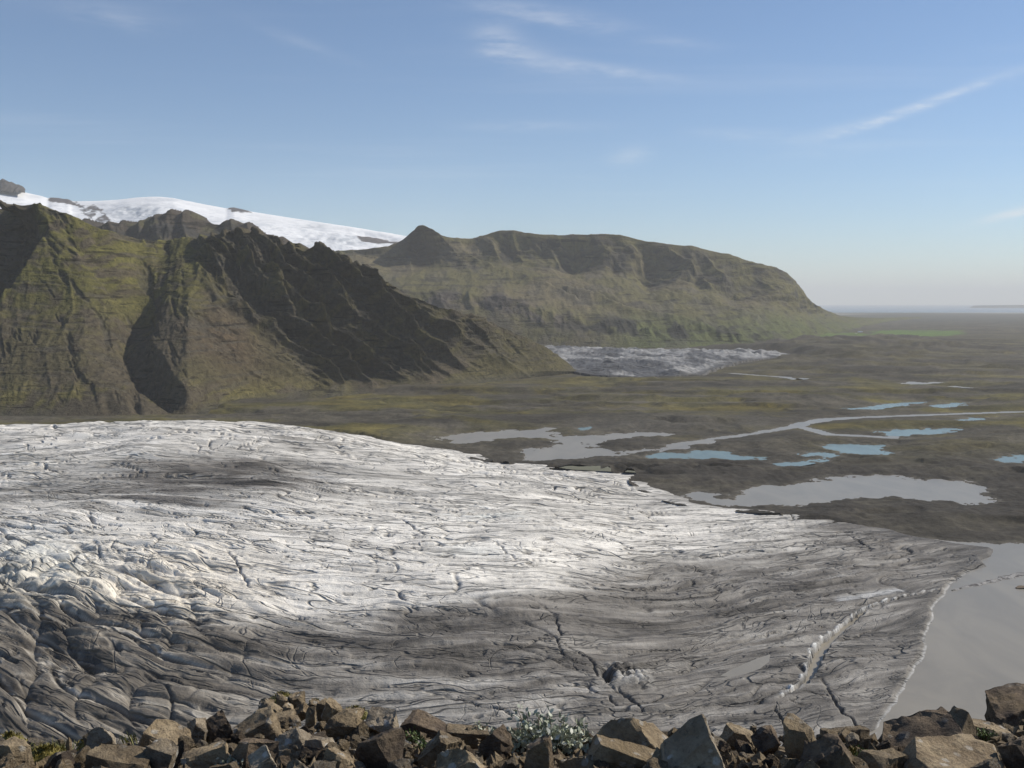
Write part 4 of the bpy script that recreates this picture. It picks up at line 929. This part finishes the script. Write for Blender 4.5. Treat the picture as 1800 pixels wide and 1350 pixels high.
# ------------------------------------------------------------------ boulders of the rim
def rock_mesh(kind, dims, seed, detail=2, name='boulder'):
    """angular block: convex hull of a jittered solid, chamfered, then roughened"""
    R = random.Random(seed); w, d, h = dims
    pts = []
    cuts = []
    def box(j, top=1.0):
        for sx in (-1, 1):
            for sy in (-1, 1):
                for sz in (-1, 1): pts.append((sx * R.uniform(1 - j, 1), sy * R.uniform(1 - j, 1), (top if sz > 0 else -1) * R.uniform(1 - j, 1)))
    def cut(n, lo, hi, zmin=-.3):
        for _ in range(n):
            v = Vector((R.gauss(0, 1), R.gauss(0, 1), R.uniform(zmin, 1.0))).normalized(); cuts.append((v, R.uniform(lo, hi)))
    if kind == 'block': box(.3); cut(R.randint(4, 8), .42, .72)
    elif kind == 'pyramid':      # wedge: two or three long sloping break faces below a short crest
        box(.12); a = R.uniform(-.4, .4)
        for an in (a + .2, a + 2.0 + R.uniform(-.3, .3), a + 4.1 + R.uniform(-.4, .4)):
            t = R.uniform(.65, 1.0); cuts.append((Vector((math.cos(an), math.sin(an), t)).normalized(), R.uniform(.30, .46)))
        cut(5, .5, .78)
    elif kind == 'slab': box(.2, .7); cuts.append((Vector((R.uniform(-.35, .35), R.uniform(-.3, .1), 1)).normalized(), R.uniform(.2, .42))); cut(6, .5, .8)
    elif kind == 'shard':
        box(.15); s_ = R.choice((-1, 1)); cuts.append((Vector((s_, R.uniform(-.4, .4), .55)).normalized(), .38)); cuts.append((Vector((-s_, R.uniform(-.3, .3), .18)).normalized(), .62)); cut(3, .6, .85)
    else: box(.3); cut(12, .66, .86, -.8)
    if kind in ('block', 'shard', 'rounded'):       # turn the parent block so that no two stones lie square to each other
        em = Euler((R.uniform(-.55, .55), R.uniform(-.55, .55), R.uniform(0, 3))).to_matrix(); pts = [em @ Vector(p) for p in pts]
        for ax in range(3):
            lo = min(p[ax] for p in pts); hi = max(p[ax] for p in pts)
            for p in pts: p[ax] = (p[ax] - lo) / (hi - lo) * 2 - 1
    bm = bmesh.new()
    for p in pts: bm.verts.new((p[0] * w / 2, p[1] * d / 2, p[2] * h / 2))
    r = bmesh.ops.convex_hull(bm, input=bm.verts)
    for (v, d_) in cuts:         # break flat faces off the block
        nn = Vector((v.x / (w / 2), v.y / (d / 2), v.z / (h / 2)))
        sup = max(abs(v.x) + abs(v.y) + abs(v.z), 1e-6); co_ = Vector((v.x * w / 2, v.y * d / 2, v.z * h / 2)) * (d_ * sup)
        ln = nn.length; bmesh.ops.bisect_plane(bm, geom=list(bm.verts) + list(bm.edges) + list(bm.faces), dist=1e-6, plane_co=nn / ln * (d_ * sup * 1.0 / ln), plane_no=nn / ln, clear_outer=True)
        if len(bm.verts) < 5: break
        vv = [x.co.copy() for x in bm.verts]; bm.clear()
        for c_ in vv: bm.verts.new(c_)
        bmesh.ops.remove_doubles(bm, verts=bm.verts, dist=min(dims) * .01)
        bmesh.ops.convex_hull(bm, input=bm.verts)
    junk = [v for v in bm.verts if not v.link_faces]
    if junk: bmesh.ops.delete(bm, geom=junk, context='VERTS')
    bmesh.ops.dissolve_limit(bm, angle_limit=0.2, verts=bm.verts, edges=bm.edges)
    mn = min(dims)
    bmesh.ops.bevel(bm, geom=list(bm.edges), offset=mn * 0.016, segments=1, affect='EDGES', clamp_overlap=True)
    bmesh.ops.triangulate(bm, faces=bm.faces)
    for it in range(detail + 2):
        lim = max(dims) / (3.0 * 1.75 ** it)
        es = [e for e in bm.edges if e.calc_length() > lim]
        if es and len(bm.faces) < 1300:
            bmesh.ops.subdivide_edges(bm, edges=es, cuts=1, use_grid_fill=False); bmesh.ops.triangulate(bm, faces=bm.faces)
    bm.normal_update()
    co = np.array([v.co for v in bm.verts]); no = np.array([v.normal for v in bm.verts])
    x, y, z = co.T; o = seed * 3.7
    k = 1.0 / max(0.05, max(dims))
    dsp = 0.06 * mn * pn3(x * k * 3 + o, y * k * 3, z * k * 3) - 0.08 * mn * np.abs(pn3(x * k * 7 + o, y * k * 7, z * k * 7, 3)) + 0.022 * mn * pn3(x * k * 17 + o, y * k * 17, z * k * 17, 5)
    co = co + no * dsp[:, None]
    for v, c in zip(bm.verts, co): v.co = c
    me = bpy.data.meshes.new(name); bm.to_mesh(me); bm.free()
    me.polygons.foreach_set('use_smooth', np.ones(len(me.polygons), bool)); me.set_sharp_from_angle(angle=math.radians(22))
    return me

def slope_Y(py):
    lo, hi = 2.0, 7.0
    for _ in range(40):
        m = (lo + hi) / 2; z = CAMH - 1.60 - max(0, m - 3.6) * 0.285
        if pix(0.0, m, z)[1] > py: lo = m
        else: hi = m
    return lo
def boulder(x0, x1, y0, y1, kind, mat, label, rz=0, tilt=0, deep=0.9, dy=0.0, name='boulder', sd=None):
    """a rock seen between photo columns x0-x1 and rows y0-y1"""
    Y = slope_Y(min(y1, 1352)) + dy
    k = Y / FPX; w = (x1 - x0) * k; h = (y1 - y0) * k
    c = at((x0 + x1) / 2, (y0 + y1) / 2, Y + 0.12 * w)
    sd = sd or int(x0 * 7 + y0)
    me = rock_mesh(kind, (w * 1.18, w * deep * 1.1, h * 1.5), sd, 2, name)
    o = link(name, me, M[mat], None, (c[0], c[1], c[2] - h * 0.07)); o.rotation_euler = (math.radians(random.Random(sd + 1).uniform(-14, 14)), math.radians(tilt + random.Random(sd + 2).uniform(-8, 8)), math.radians(rz + random.Random(sd + 3).uniform(-25, 25)))
    return tag(o, label, 'rock', 'boulders along the rim')

BOULDERS = [
    (1718, 1850, 1210, 1268, 'slab', 'rock_d', 'big dark boulder standing highest at the right edge over the grey lake', 12, -9, .7, .3),
    (1650, 1706, 1246, 1300, 'pyramid', 'rock', 'pale pointed boulder just left of the high dark boulder by the lake', 30, 6, .9, 0),
    (1556, 1678, 1264, 1322, 'slab', 'rock_d', 'long sloping boulder with a black shaded front near the lake corner', -20, -12, .8, .1),
    (1590, 1772, 1302, 1372, 'slab', 'rock', 'widest light slab at the bottom right with a smooth sloping top', 8, 14, .7, 0),
    (1414, 1512, 1302, 1380, 'pyramid', 'rock_d', 'black fronted pyramid boulder at the bottom edge below the leaning pale one', -15, 0, .9, -.1),
    (1372, 1446, 1268, 1345, 'shard', 'rock', 'leaning pale brown boulder with a pointed top right of the jagged pyramid', 20, 8, .8, 0),
    (1447, 1524, 1274, 1302, 'slab', 'rock', 'flat topped brown block at the foot of the glacier corner', 5, 4, .8, .15),
    (1320, 1380, 1276, 1322, 'block', 'rock_d', 'dark brown block left of the leaning pale boulder', 30, 10, .9, .1),
    (1256, 1330, 1276, 1312, 'block', 'rock', 'square brown block right of the jagged pyramid boulder', 12, -6, .8, .2),
    (1170, 1276, 1264, 1372, 'pyramid', 'rock_l', 'largest jagged pyramid boulder at the bottom, rough crest and black left face', 24, 4, .9, -.15),
    (1052, 1166, 1257, 1324, 'pyramid', 'rock', 'pyramid boulder with dark left face beside the silvery shrub', 10, 5, .9, .1),
    (1040, 1152, 1308, 1350, 'rounded', 'rock', 'low rounded brown boulder in front of the shrub side pyramid', 0, 8, .8, 0),
    (918, 980, 1294, 1372, 'shard', 'rock_d', 'dark upright boulder standing in front of the silvery shrub', -12, 4, .8, -.1),
    (986, 1062, 1324, 1366, 'block', 'rock', 'brown block at the bottom edge right of the dark upright boulder', 18, 0, .8, 0),
    (1130, 1200, 1326, 1370, 'block', 'rock', 'small brown block at the bottom edge left of the largest pyramid', -20, 12, .9, -.1),
    (1508, 1590, 1318, 1362, 'block', 'rock', 'dull brown block between the black fronted pyramid and the wide slab', 14, -8, .9, 0),
    (1700, 1770, 1262, 1300, 'slab', 'rock', 'layered flat stone right of the small green plant at right', -8, 3, .8, .1),
    (1764, 1840, 1292, 1350, 'block', 'rock_d', 'dark block cut by the right edge below the high boulder', 20, 0, .9, 0),
    (622, 728, 1288, 1352, 'block', 'rock_d', 'biggest black faced cube boulder left of centre at the bottom', 4, 0, .7, 0),
    (572, 642, 1260, 1296, 'block', 'rock', 'brown block resting above the black faced cube on its left', 18, 6, .9, .1),
    (644, 706, 1248, 1296, 'block', 'rock_l', 'pale lichen covered boulder above the black faced cube', -24, 10, .9, .15),
    (706, 790, 1258, 1286, 'slab', 'rock_d', 'dark flat boulder on the skyline right of the lichen covered one', 6, 4, .7, .3),
    (484, 556, 1280, 1326, 'pyramid', 'rock_l', 'lichen spotted wedge boulder below the mossy outcrop', 30, 0, .9, 0),
    (400, 486, 1302, 1356, 'block', 'rock_d', 'wide boulder with black front face below the lichen spotted wedge, at left', 8, 0, .8, 0),
    (366, 408, 1256, 1306, 'block', 'rock_d', 'black cube shaped boulder left of the mossy outcrop', -10, 0, .9, .1),
    (404, 486, 1256, 1302, 'slab', 'rock', 'brown slanting slab leaning against the black cube shaped boulder', 22, -14, .9, .1),
    (436, 490, 1318, 1362, 'rounded', 'rock_l', 'pale rounded stone at the bottom edge in front of the wide black fronted boulder', 0, 0, .9, -.1),
    (536, 556, 1244, 1280, 'shard', 'rock', 'thin upright stone splinter under the mossy outcrop', 10, 2, .7, .1),
    (562, 602, 1228, 1268, 'shard', 'rock', 'pointed stone at the right end of the mossy outcrop', -20, 0, .8, .2),
    (740, 806, 1296, 1340, 'block', 'rock', 'brown boulder right of the black faced cube', 28, 6, .9, 0),
    (770, 850, 1316, 1370, 'pyramid', 'rock', 'brown wedge boulder at the bottom edge right of the black faced cube', -12, 0, .9, -.1),
    (842, 908, 1284, 1330, 'block', 'rock_d', 'dark blocky stone left of the silvery shrub', 14, 8, .9, .1),
    (786, 858, 1268, 1302, 'slab', 'rock', 'flat tan stone on the skyline left of the silvery shrub', -6, 5, .8, .3),
    (-14, 52, 1302, 1372, 'block', 'rock', 'large slanting boulder cut by the left edge', 26, -14, .9, 0),
    (156, 200, 1278, 1320, 'pyramid', 'rock_l', 'pointed lichen flecked boulder on the skyline at left', 12, 0, .9, .1),
    (160, 262, 1312, 1350, 'slab', 'rock', 'broad flat brown slab in front of the lichen flecked pointed boulder', -8, 6, .7, 0),
    (92, 132, 1324, 1362, 'rounded', 'rock_d', 'dark rounded stone beside the yellow moss at left', 0, 0, .9, 0),
    (116, 128, 1298, 1332, 'shard', 'rock', 'narrow upright splinter standing in the yellow moss at left', 0, 3, .8, .1),
    (258, 332, 1276, 1312, 'slab', 'rock', 'long slab with a dark front edge left of the black cube shaped boulder', 10, 8, .8, .1),
    (326, 374, 1264, 1302, 'block', 'rock_l', 'light grey block on the skyline left of the black cube shaped boulder', 30, -5, .9, .15),
    (256, 316, 1308, 1346, 'block', 'rock_l', 'pale speckled block below the long slab at left', -22, 4, .9, 0),
    (322, 398, 1306, 1350, 'slab', 'rock', 'sloping brown slab left of the wide black fronted boulder', 14, -10, .9, 0),
    (556, 624, 1318, 1366, 'block', 'rock', 'brown block at the bottom edge left of the black faced cube', 20, 0, .9, -.1),
    (524, 596, 1296, 1330, 'rounded', 'rock_l', 'streaked grey stone between the lichen spotted wedge and the black faced cube', 10, 6, .8, .05),
]
for b in BOULDERS: boulder(*b)
tag(link('boulder', rock_mesh('slab', (9.0, 6.0, 4.0), 4242, 1), M['rock_d'], None, (LAKE_ROCK[0], LAKE_ROCK[1], 0.5)), 'dark rock breaking the lake surface at the right edge of the photo', 'rock')
# mossy outcrop built of fitted blocks
outc = [(452, 500, 1238, 1266, 'wide tan block at the lower left corner of the mossy outcrop'), (492, 520, 1236, 1258, 'small tan block in the middle row of the mossy outcrop'), (516, 548, 1238, 1262, 'squarish tan block in the middle of the mossy outcrop front'),
        (480, 512, 1222, 1240, 'left one of the two top blocks under the golden moss'), (508, 540, 1222, 1240, 'right one of the two top blocks under the golden moss'), (538, 566, 1230, 1252, 'tan block stepping down right of the golden moss'),
        (560, 592, 1236, 1262, 'brown block behind the pointed stone at the right end of the outcrop'), (590, 640, 1244, 1266, 'wide low brown block trailing off to the right of the outcrop'), (455, 482, 1228, 1244, 'small block at the upper left corner of the mossy outcrop'), (468, 530, 1254, 1276, 'broad low block at the foot of the mossy outcrop')]
for i, (a, b, c_, d_, lb) in enumerate(outc):
    boulder(a, b, c_, d_, 'block', 'rock', lb, random.Random(i).uniform(-15, 15), random.Random(i + 9).uniform(-6, 6), .9, .25 + .1 * (c_ < 1235), 'rock', 900 + i)['group'] = 'blocks of the mossy outcrop'

def rubble_top(px): return float(np.interp(px, [0, 120, 180, 260, 340, 440, 620, 720, 860, 900, 1050, 1180, 1300, 1500, 1600, 1680, 1800], [1302, 1306, 1298, 1288, 1280, 1266, 1264, 1278, 1288, 1294, 1296, 1292, 1284, 1290, 1288, 1282, 1268]))
# loose stones between the boulders
R = random.Random(21)
protos = [rock_mesh(R.choice(('block', 'block', 'pyramid', 'pyramid', 'shard', 'slab')), (1.0, R.uniform(.7, 1), R.uniform(.5, .85)), 700 + i, 1, 'stone') for i in range(16)]
for i, me in enumerate(protos): me.materials.append(M[('rock', 'rock_l', 'rock', 'rock_d')[i % 4]])
n_st = 0; tries = 0
while n_st < 290 and tries < 4000:
    tries += 1
    px = R.uniform(-60, 1860); py = R.uniform(1272, 1375)
    edge = rubble_top(px)
    if py < edge: continue
    Y = slope_Y(py); p = at(px, py, Y); s = R.choice((.025, .03, .035, .04, .05, .06, .075, .10)) * R.uniform(.8, 1.35)
    o = bpy.data.objects.new('stone', protos[R.randrange(16)]); COL.objects.link(o)
    o.location = (p[0], p[1], p[2] + s * 0.05); o.scale = (s, s, s); o.rotation_euler = (R.uniform(-1.2, 1.2), R.uniform(-1.2, 1.2), R.uniform(0, 6.28))
    tag(o, 'small loose brown stone wedged in the rubble between the larger rim boulders', 'stone', 'loose stones of the rim rubble'); n_st += 1

# splinters and gravel lying between the stones
def gravel():
    R = random.Random(77); vs, fs = [], []
    for _ in range(2600):
        px = R.uniform(-80, 1880); py = R.uniform(rubble_top(px) + 8, 1376); Y = slope_Y(py); p = Vector(at(px, py, Y)); p.z = float(rim_z(p.x, p.y)) + .10 + R.uniform(-.01, .02)
        r = R.choice((.007, .010, .014, .020, .030, .042)) * R.uniform(.7, 1.3); k = len(vs)
        m = Euler((R.uniform(0, 6), R.uniform(0, 6), R.uniform(0, 6))).to_matrix()
        for q in ((1, 0, 0), (-1, .1, 0), (.1, .8, .1), (0, -.7, -.1), (.2, .1, .6), (-.1, 0, -.6)): vs.append(tuple(p + m @ Vector(q) * r * R.uniform(.7, 1.2)))
        fs += [(k, k + 2, k + 4), (k + 2, k + 1, k + 4), (k + 1, k + 3, k + 4), (k + 3, k, k + 4), (k + 2, k, k + 5), (k + 1, k + 2, k + 5), (k + 3, k + 1, k + 5), (k, k + 3, k + 5)]
    me = bpy.data.meshes.new('gravel'); me.from_pydata(vs, [], fs); me.update()
    tag(link('gravel', me, M['rock']), 'loose brown gravel and splinters between the rim boulders', 'gravel', kind='stuff')
gravel()

# ------------------------------------------------------------------ plants of the rim
def leaf_mat(name, a, b, rough=0.6):
    m, T = mat_new(name); g = T.n('ShaderNodeNewGeometry')
    rnd = g.outputs['Random Per Island']; c = T.mix(rnd, a, b); pos = g.outputs['Position']
    c = T.mix(T.ramp(T.noise(pos, 40.0, 3, .6), .35, .65, 0, .4), c, tuple(v * .6 for v in a[:3]) + (1,))
    bs = finish(T, c, rough, 0.3); M[name] = m
leaf_mat('willow_leaf', (0.20, 0.235, 0.14, 1), (0.66, 0.66, 0.56, 1)); leaf_mat('twig', (0.07, 0.05, 0.035, 1), (0.12, 0.085, 0.06, 1)); leaf_mat('grass', (0.10, 0.11, 0.03, 1), (0.22, 0.20, 0.06, 1)); leaf_mat('moss', (0.105, 0.095, 0.02, 1), (0.24, 0.19, 0.045, 1)); leaf_mat('herb', (0.07, 0.11, 0.03, 1), (0.15, 0.19, 0.06, 1))
def mesh_from(name, vs, fs):
    me = bpy.data.meshes.new(name); me.from_pydata(vs, [], fs); me.update(); return me
def add_leaf(vs, fs, p, d, L, W, R):
    d = d.normalized(); sde = d.cross(Vector((R.gauss(0, 1), R.gauss(0, 1), R.gauss(0, 1)))).normalized(); up = sde.cross(d) * 0.18
    k = len(vs)
    for q in (p, p + d * L * .35 + sde * W + up * W, p + d * L * .35 - sde * W + up * W, p + d * L * .72 + sde * W * .8 + up * W, p + d * L * .72 - sde * W * .8 + up * W, p + d * L): vs.append(tuple(q))
    fs += [(k, k + 2, k + 1), (k + 1, k + 2, k + 4, k + 3), (k + 3, k + 4, k + 5)]
def add_tube(vs, fs, pts, r0, r1, n=5):
    k0 = len(vs); m = len(pts)
    for i, p in enumerate(pts):
        t = (pts[min(i + 1, m - 1)] - pts[max(i - 1, 0)]).normalized(); a = t.orthogonal().normalized(); b = t.cross(a); r = r0 + (r1 - r0) * i / (m - 1)
        for j in range(n):
            an = 6.283 * j / n; vs.append(tuple(p + a * math.cos(an) * r + b * math.sin(an) * r))
    for i in range(m - 1):
        for j in range(n): fs.append((k0 + i * n + j, k0 + i * n + (j + 1) % n, k0 + (i + 1) * n + (j + 1) % n, k0 + (i + 1) * n + j))
def shrub(px, py, wpx, hpx, stems, leaf, mat, label, seed, dy=0.0, name='willow_shrub', cat='shrub'):
    R = random.Random(seed); Y = slope_Y(py) + dy; k = Y / FPX; base = at(px, py, Y)
    root = bpy.data.objects.new(name, None); COL.objects.link(root); root.location = base; tag(root, label, cat)
    bv, bf, lv, lf = [], [], [], []
    for s in range(stems):
        top = Vector((R.uniform(-.5, .5) * wpx * k, R.uniform(-.25, .4) * wpx * k, hpx * k * R.uniform(.55, 1.0)))
        top.z *= (1 - 0.55 * abs(top.x + .18 * wpx * k) / (wpx * k * .5)) * R.uniform(.75, 1.1)
        st = Vector((top.x * .35, top.y * .35, -0.03)); midp = st.lerp(top, .5) + Vector((R.uniform(-1, 1), R.uniform(-1, 1), .6)) * .02
        pts = [st, st.lerp(midp, .5), midp, midp.lerp(top, .5), top]; add_tube(bv, bf, pts, .0035, .0012)
        for j in range(R.randint(11, 17)):
            t = R.uniform(.25, 1.0); i = min(3, int(t * 4)); p = pts[i].lerp(pts[i + 1], t * 4 - i)
            p = p + Vector((R.gauss(0, .012), R.gauss(0, .012), R.gauss(0, .01)))
            d = Vector((R.gauss(0, 1), R.gauss(0, 1), R.gauss(.7, .7))); add_leaf(lv, lf, p, d, leaf * R.uniform(.7, 1.25), leaf * .27, R)
    link('branch', mesh_from('branch', bv, bf), M['twig'], root); tag(link('foliage', mesh_from('foliage', lv, lf), M[mat], root), kind='stuff')
shrub(972, 1322, 175, 70, 90, .027, 'willow_leaf', 'silvery leaved dwarf willow shrub behind the dark upright boulder', 5, .15)
shrub(925, 1318, 40, 50, 16, .019, 'willow_leaf', 'small tuft of silvery willow at the left foot of the larger shrub', 8, .1)
shrub(852, 1298, 46, 26, 22, .017, 'willow_leaf', 'low grey green willow sprig on the skyline left of the big shrub', 6, .25)
shrub(728, 1300, 26, 14, 10, .013, 'herb', 'tiny green herb on the right shoulder of the lichen covered boulder', 9, .1, 'herb', 'plant')
shrub(1735, 1302, 36, 22, 18, .012, 'herb', 'small yellow green plant between stones at far right', 7, .05, 'herb', 'plant')
shrub(1512, 1340, 20, 26, 9, .014, 'herb', 'thin green plant beside the black fronted pyramid boulder', 10, -.1, 'herb', 'plant')
shrub(745, 1316, 22, 16, 9, .013, 'herb', 'green herb in the gap right of the black faced cube', 11, 0, 'herb', 'plant')
shrub(415, 1350, 70, 16, 22, .014, 'willow_leaf', 'pale leaved mat of willow at the bottom edge left of centre', 12, -.05)
shrub(10, 1340, 50, 22, 18, .014, 'willow_leaf', 'pale leaved willow mat under the left edge boulder', 13, -.02)
def grass(px, py, n, hpx, label, seed, dy=0.0):
    R = random.Random(seed); Y = slope_Y(py) + dy; k = Y / FPX; base = at(px, py, Y)
    vs, fs = [], []
    for _ in range(n):
        p = Vector((R.gauss(0, .022), R.gauss(0, .018), -.01)); d = Vector((R.gauss(0, .45), R.gauss(0, .35), 1)).normalized(); L = hpx * k * R.uniform(.5, 1.1); sd = Vector((R.uniform(-1, 1), R.uniform(-1, 1), 0)).normalized() * .0022; q = len(vs)
        bend = Vector((d.x, d.y, -.2)) * L * .35
        for t, w_ in ((0, 1), (.5, .8), (.85, .45)): c_ = p + d * L * t + bend * t * t; vs += [tuple(c_ - sd * w_), tuple(c_ + sd * w_)]
        vs.append(tuple(p + d * L + bend)); fs += [(q, q + 1, q + 3, q + 2), (q + 2, q + 3, q + 5, q + 4), (q + 4, q + 5, q + 6)]
    tag(link('grass_tuft', mesh_from('grass_tuft', vs, fs), M['grass'], None, base), label, 'grass')
grass(112, 1318, 60, 26, 'tuft of yellow grass beside the narrow splinter at left', 31, .05)
grass(60, 1322, 70, 24, 'tuft of yellow grass in the moss bed right of the left edge boulder', 32, .1)
grass(900, 1308, 40, 24, 'thin grass tuft between the dark blocky stone and the silvery shrub', 33, .1)
grass(1507, 1346, 50, 30, 'green grass tuft at the bottom edge right of the black fronted pyramid', 34, -.05)
grass(640, 1262, 40, 18, 'short grass tuft on the moss streak right of the outcrop', 35, .25)
grass(230, 1302, 40, 22, 'grass tuft behind the broad flat slab at left', 36, .1)
grass(1160, 1316, 40, 22, 'grass tuft right of the shrub side pyramid boulder', 37, .05)
grass(1690, 1300, 46, 20, 'grass tuft below the pale pointed boulder near the lake', 38, .05)
def moss(px, py, wpx, hpx, label, seed, dy=0.0):
    """a cushion: lumpy dome with a nap of short shoots"""
    R = random.Random(seed); Y = slope_Y(py) + dy; k = Y / FPX; base = at(px, py, Y); a = wpx * k / 2; h = hpx * k
    root = bpy.data.objects.new('moss_cushion', None); COL.objects.link(root); root.location = base; tag(root, label, 'moss')
    vs, fs = [], []; nr, na = 8, 22
    for i in range(nr + 1):
        for j in range(na):
            r = i / nr; an = 6.283 * j / na; z = h * (1 - r * r) + h * .35 * math.sin(an * 3 + seed) * r * (1 - r) * 2 - .02 * r
            vs.append((a * r * math.cos(an) * (1 + .2 * math.sin(an * 2 + seed)), a * .75 * r * math.sin(an), z))
    for i in range(nr):
        for j in range(na): fs.append((i * na + j, i * na + (j + 1) % na, (i + 1) * na + (j + 1) % na, (i + 1) * na + j))
    link('cushion', mesh_from('cushion', vs, fs), M['moss'], root)
    lv, lf = [], []
    for _ in range(int(260 * max(.4, wpx / 60))):
        v = R.choice(vs); add_leaf(lv, lf, Vector(v) + Vector((R.gauss(0, .006), R.gauss(0, .006), 0)), Vector((R.gauss(0, .6), R.gauss(0, .6), 1)), R.uniform(.008, .022), .0025, R)
    tag(link('shoots', mesh_from('shoots', lv, lf), M['moss'], root), kind='stuff')
moss(497, 1227, 52, 9, 'golden moss cushion crowning the broken outcrop', 1, .35)
moss(555, 1238, 40, 7, 'moss pad on the right shoulder of the broken outcrop', 2, .35)
moss(625, 1252, 60, 8, 'olive moss streak running down right from the outcrop', 3, .3)
moss(78, 1330, 100, 16, 'wide yellow moss bed right of the left edge boulder', 4, .05)
moss(150, 1308, 40, 8, 'small moss patch left of the lichen flecked pointed boulder', 5, .1)
moss(18, 1300, 60, 10, 'dark mossy cap on the left edge boulder', 6, .1)
moss(1500, 1326, 30, 8, 'moss patch in the gap left of the dull brown block', 7, 0)

# ------------------------------------------------------------------ the air
def haze():
    me = bpy.data.meshes.new('haze'); x0, x1, y0, y1, z0, z1 = -110000, 110000, -400, 112000, -25, 1600
    vs = [(x, y, z) for z in (z0, z1) for y in (y0, y1) for x in (x0, x1)]
    me.from_pydata(vs, [], [(0, 2, 3, 1), (4, 5, 7, 6), (0, 1, 5, 4), (2, 6, 7, 3), (0, 4, 6, 2), (1, 3, 7, 5)]); me.update()
    m = bpy.data.materials.new('haze_air'); m.use_nodes = True; T = NT(m.node_tree)
    v = T.n('ShaderNodeVolumePrincipled'); v.inputs['Color'].default_value = HAZE_COLOR; v.inputs['Density'].default_value = HAZE_DENSITY; v.inputs['Anisotropy'].default_value = 0.0
    o = T.n('ShaderNodeOutputMaterial'); T.put(o.inputs['Volume'], v.outputs[0])
    ob = link('haze', me, m); tag(ob, kind='stuff', label='thin blue summer haze over the plain')
haze()
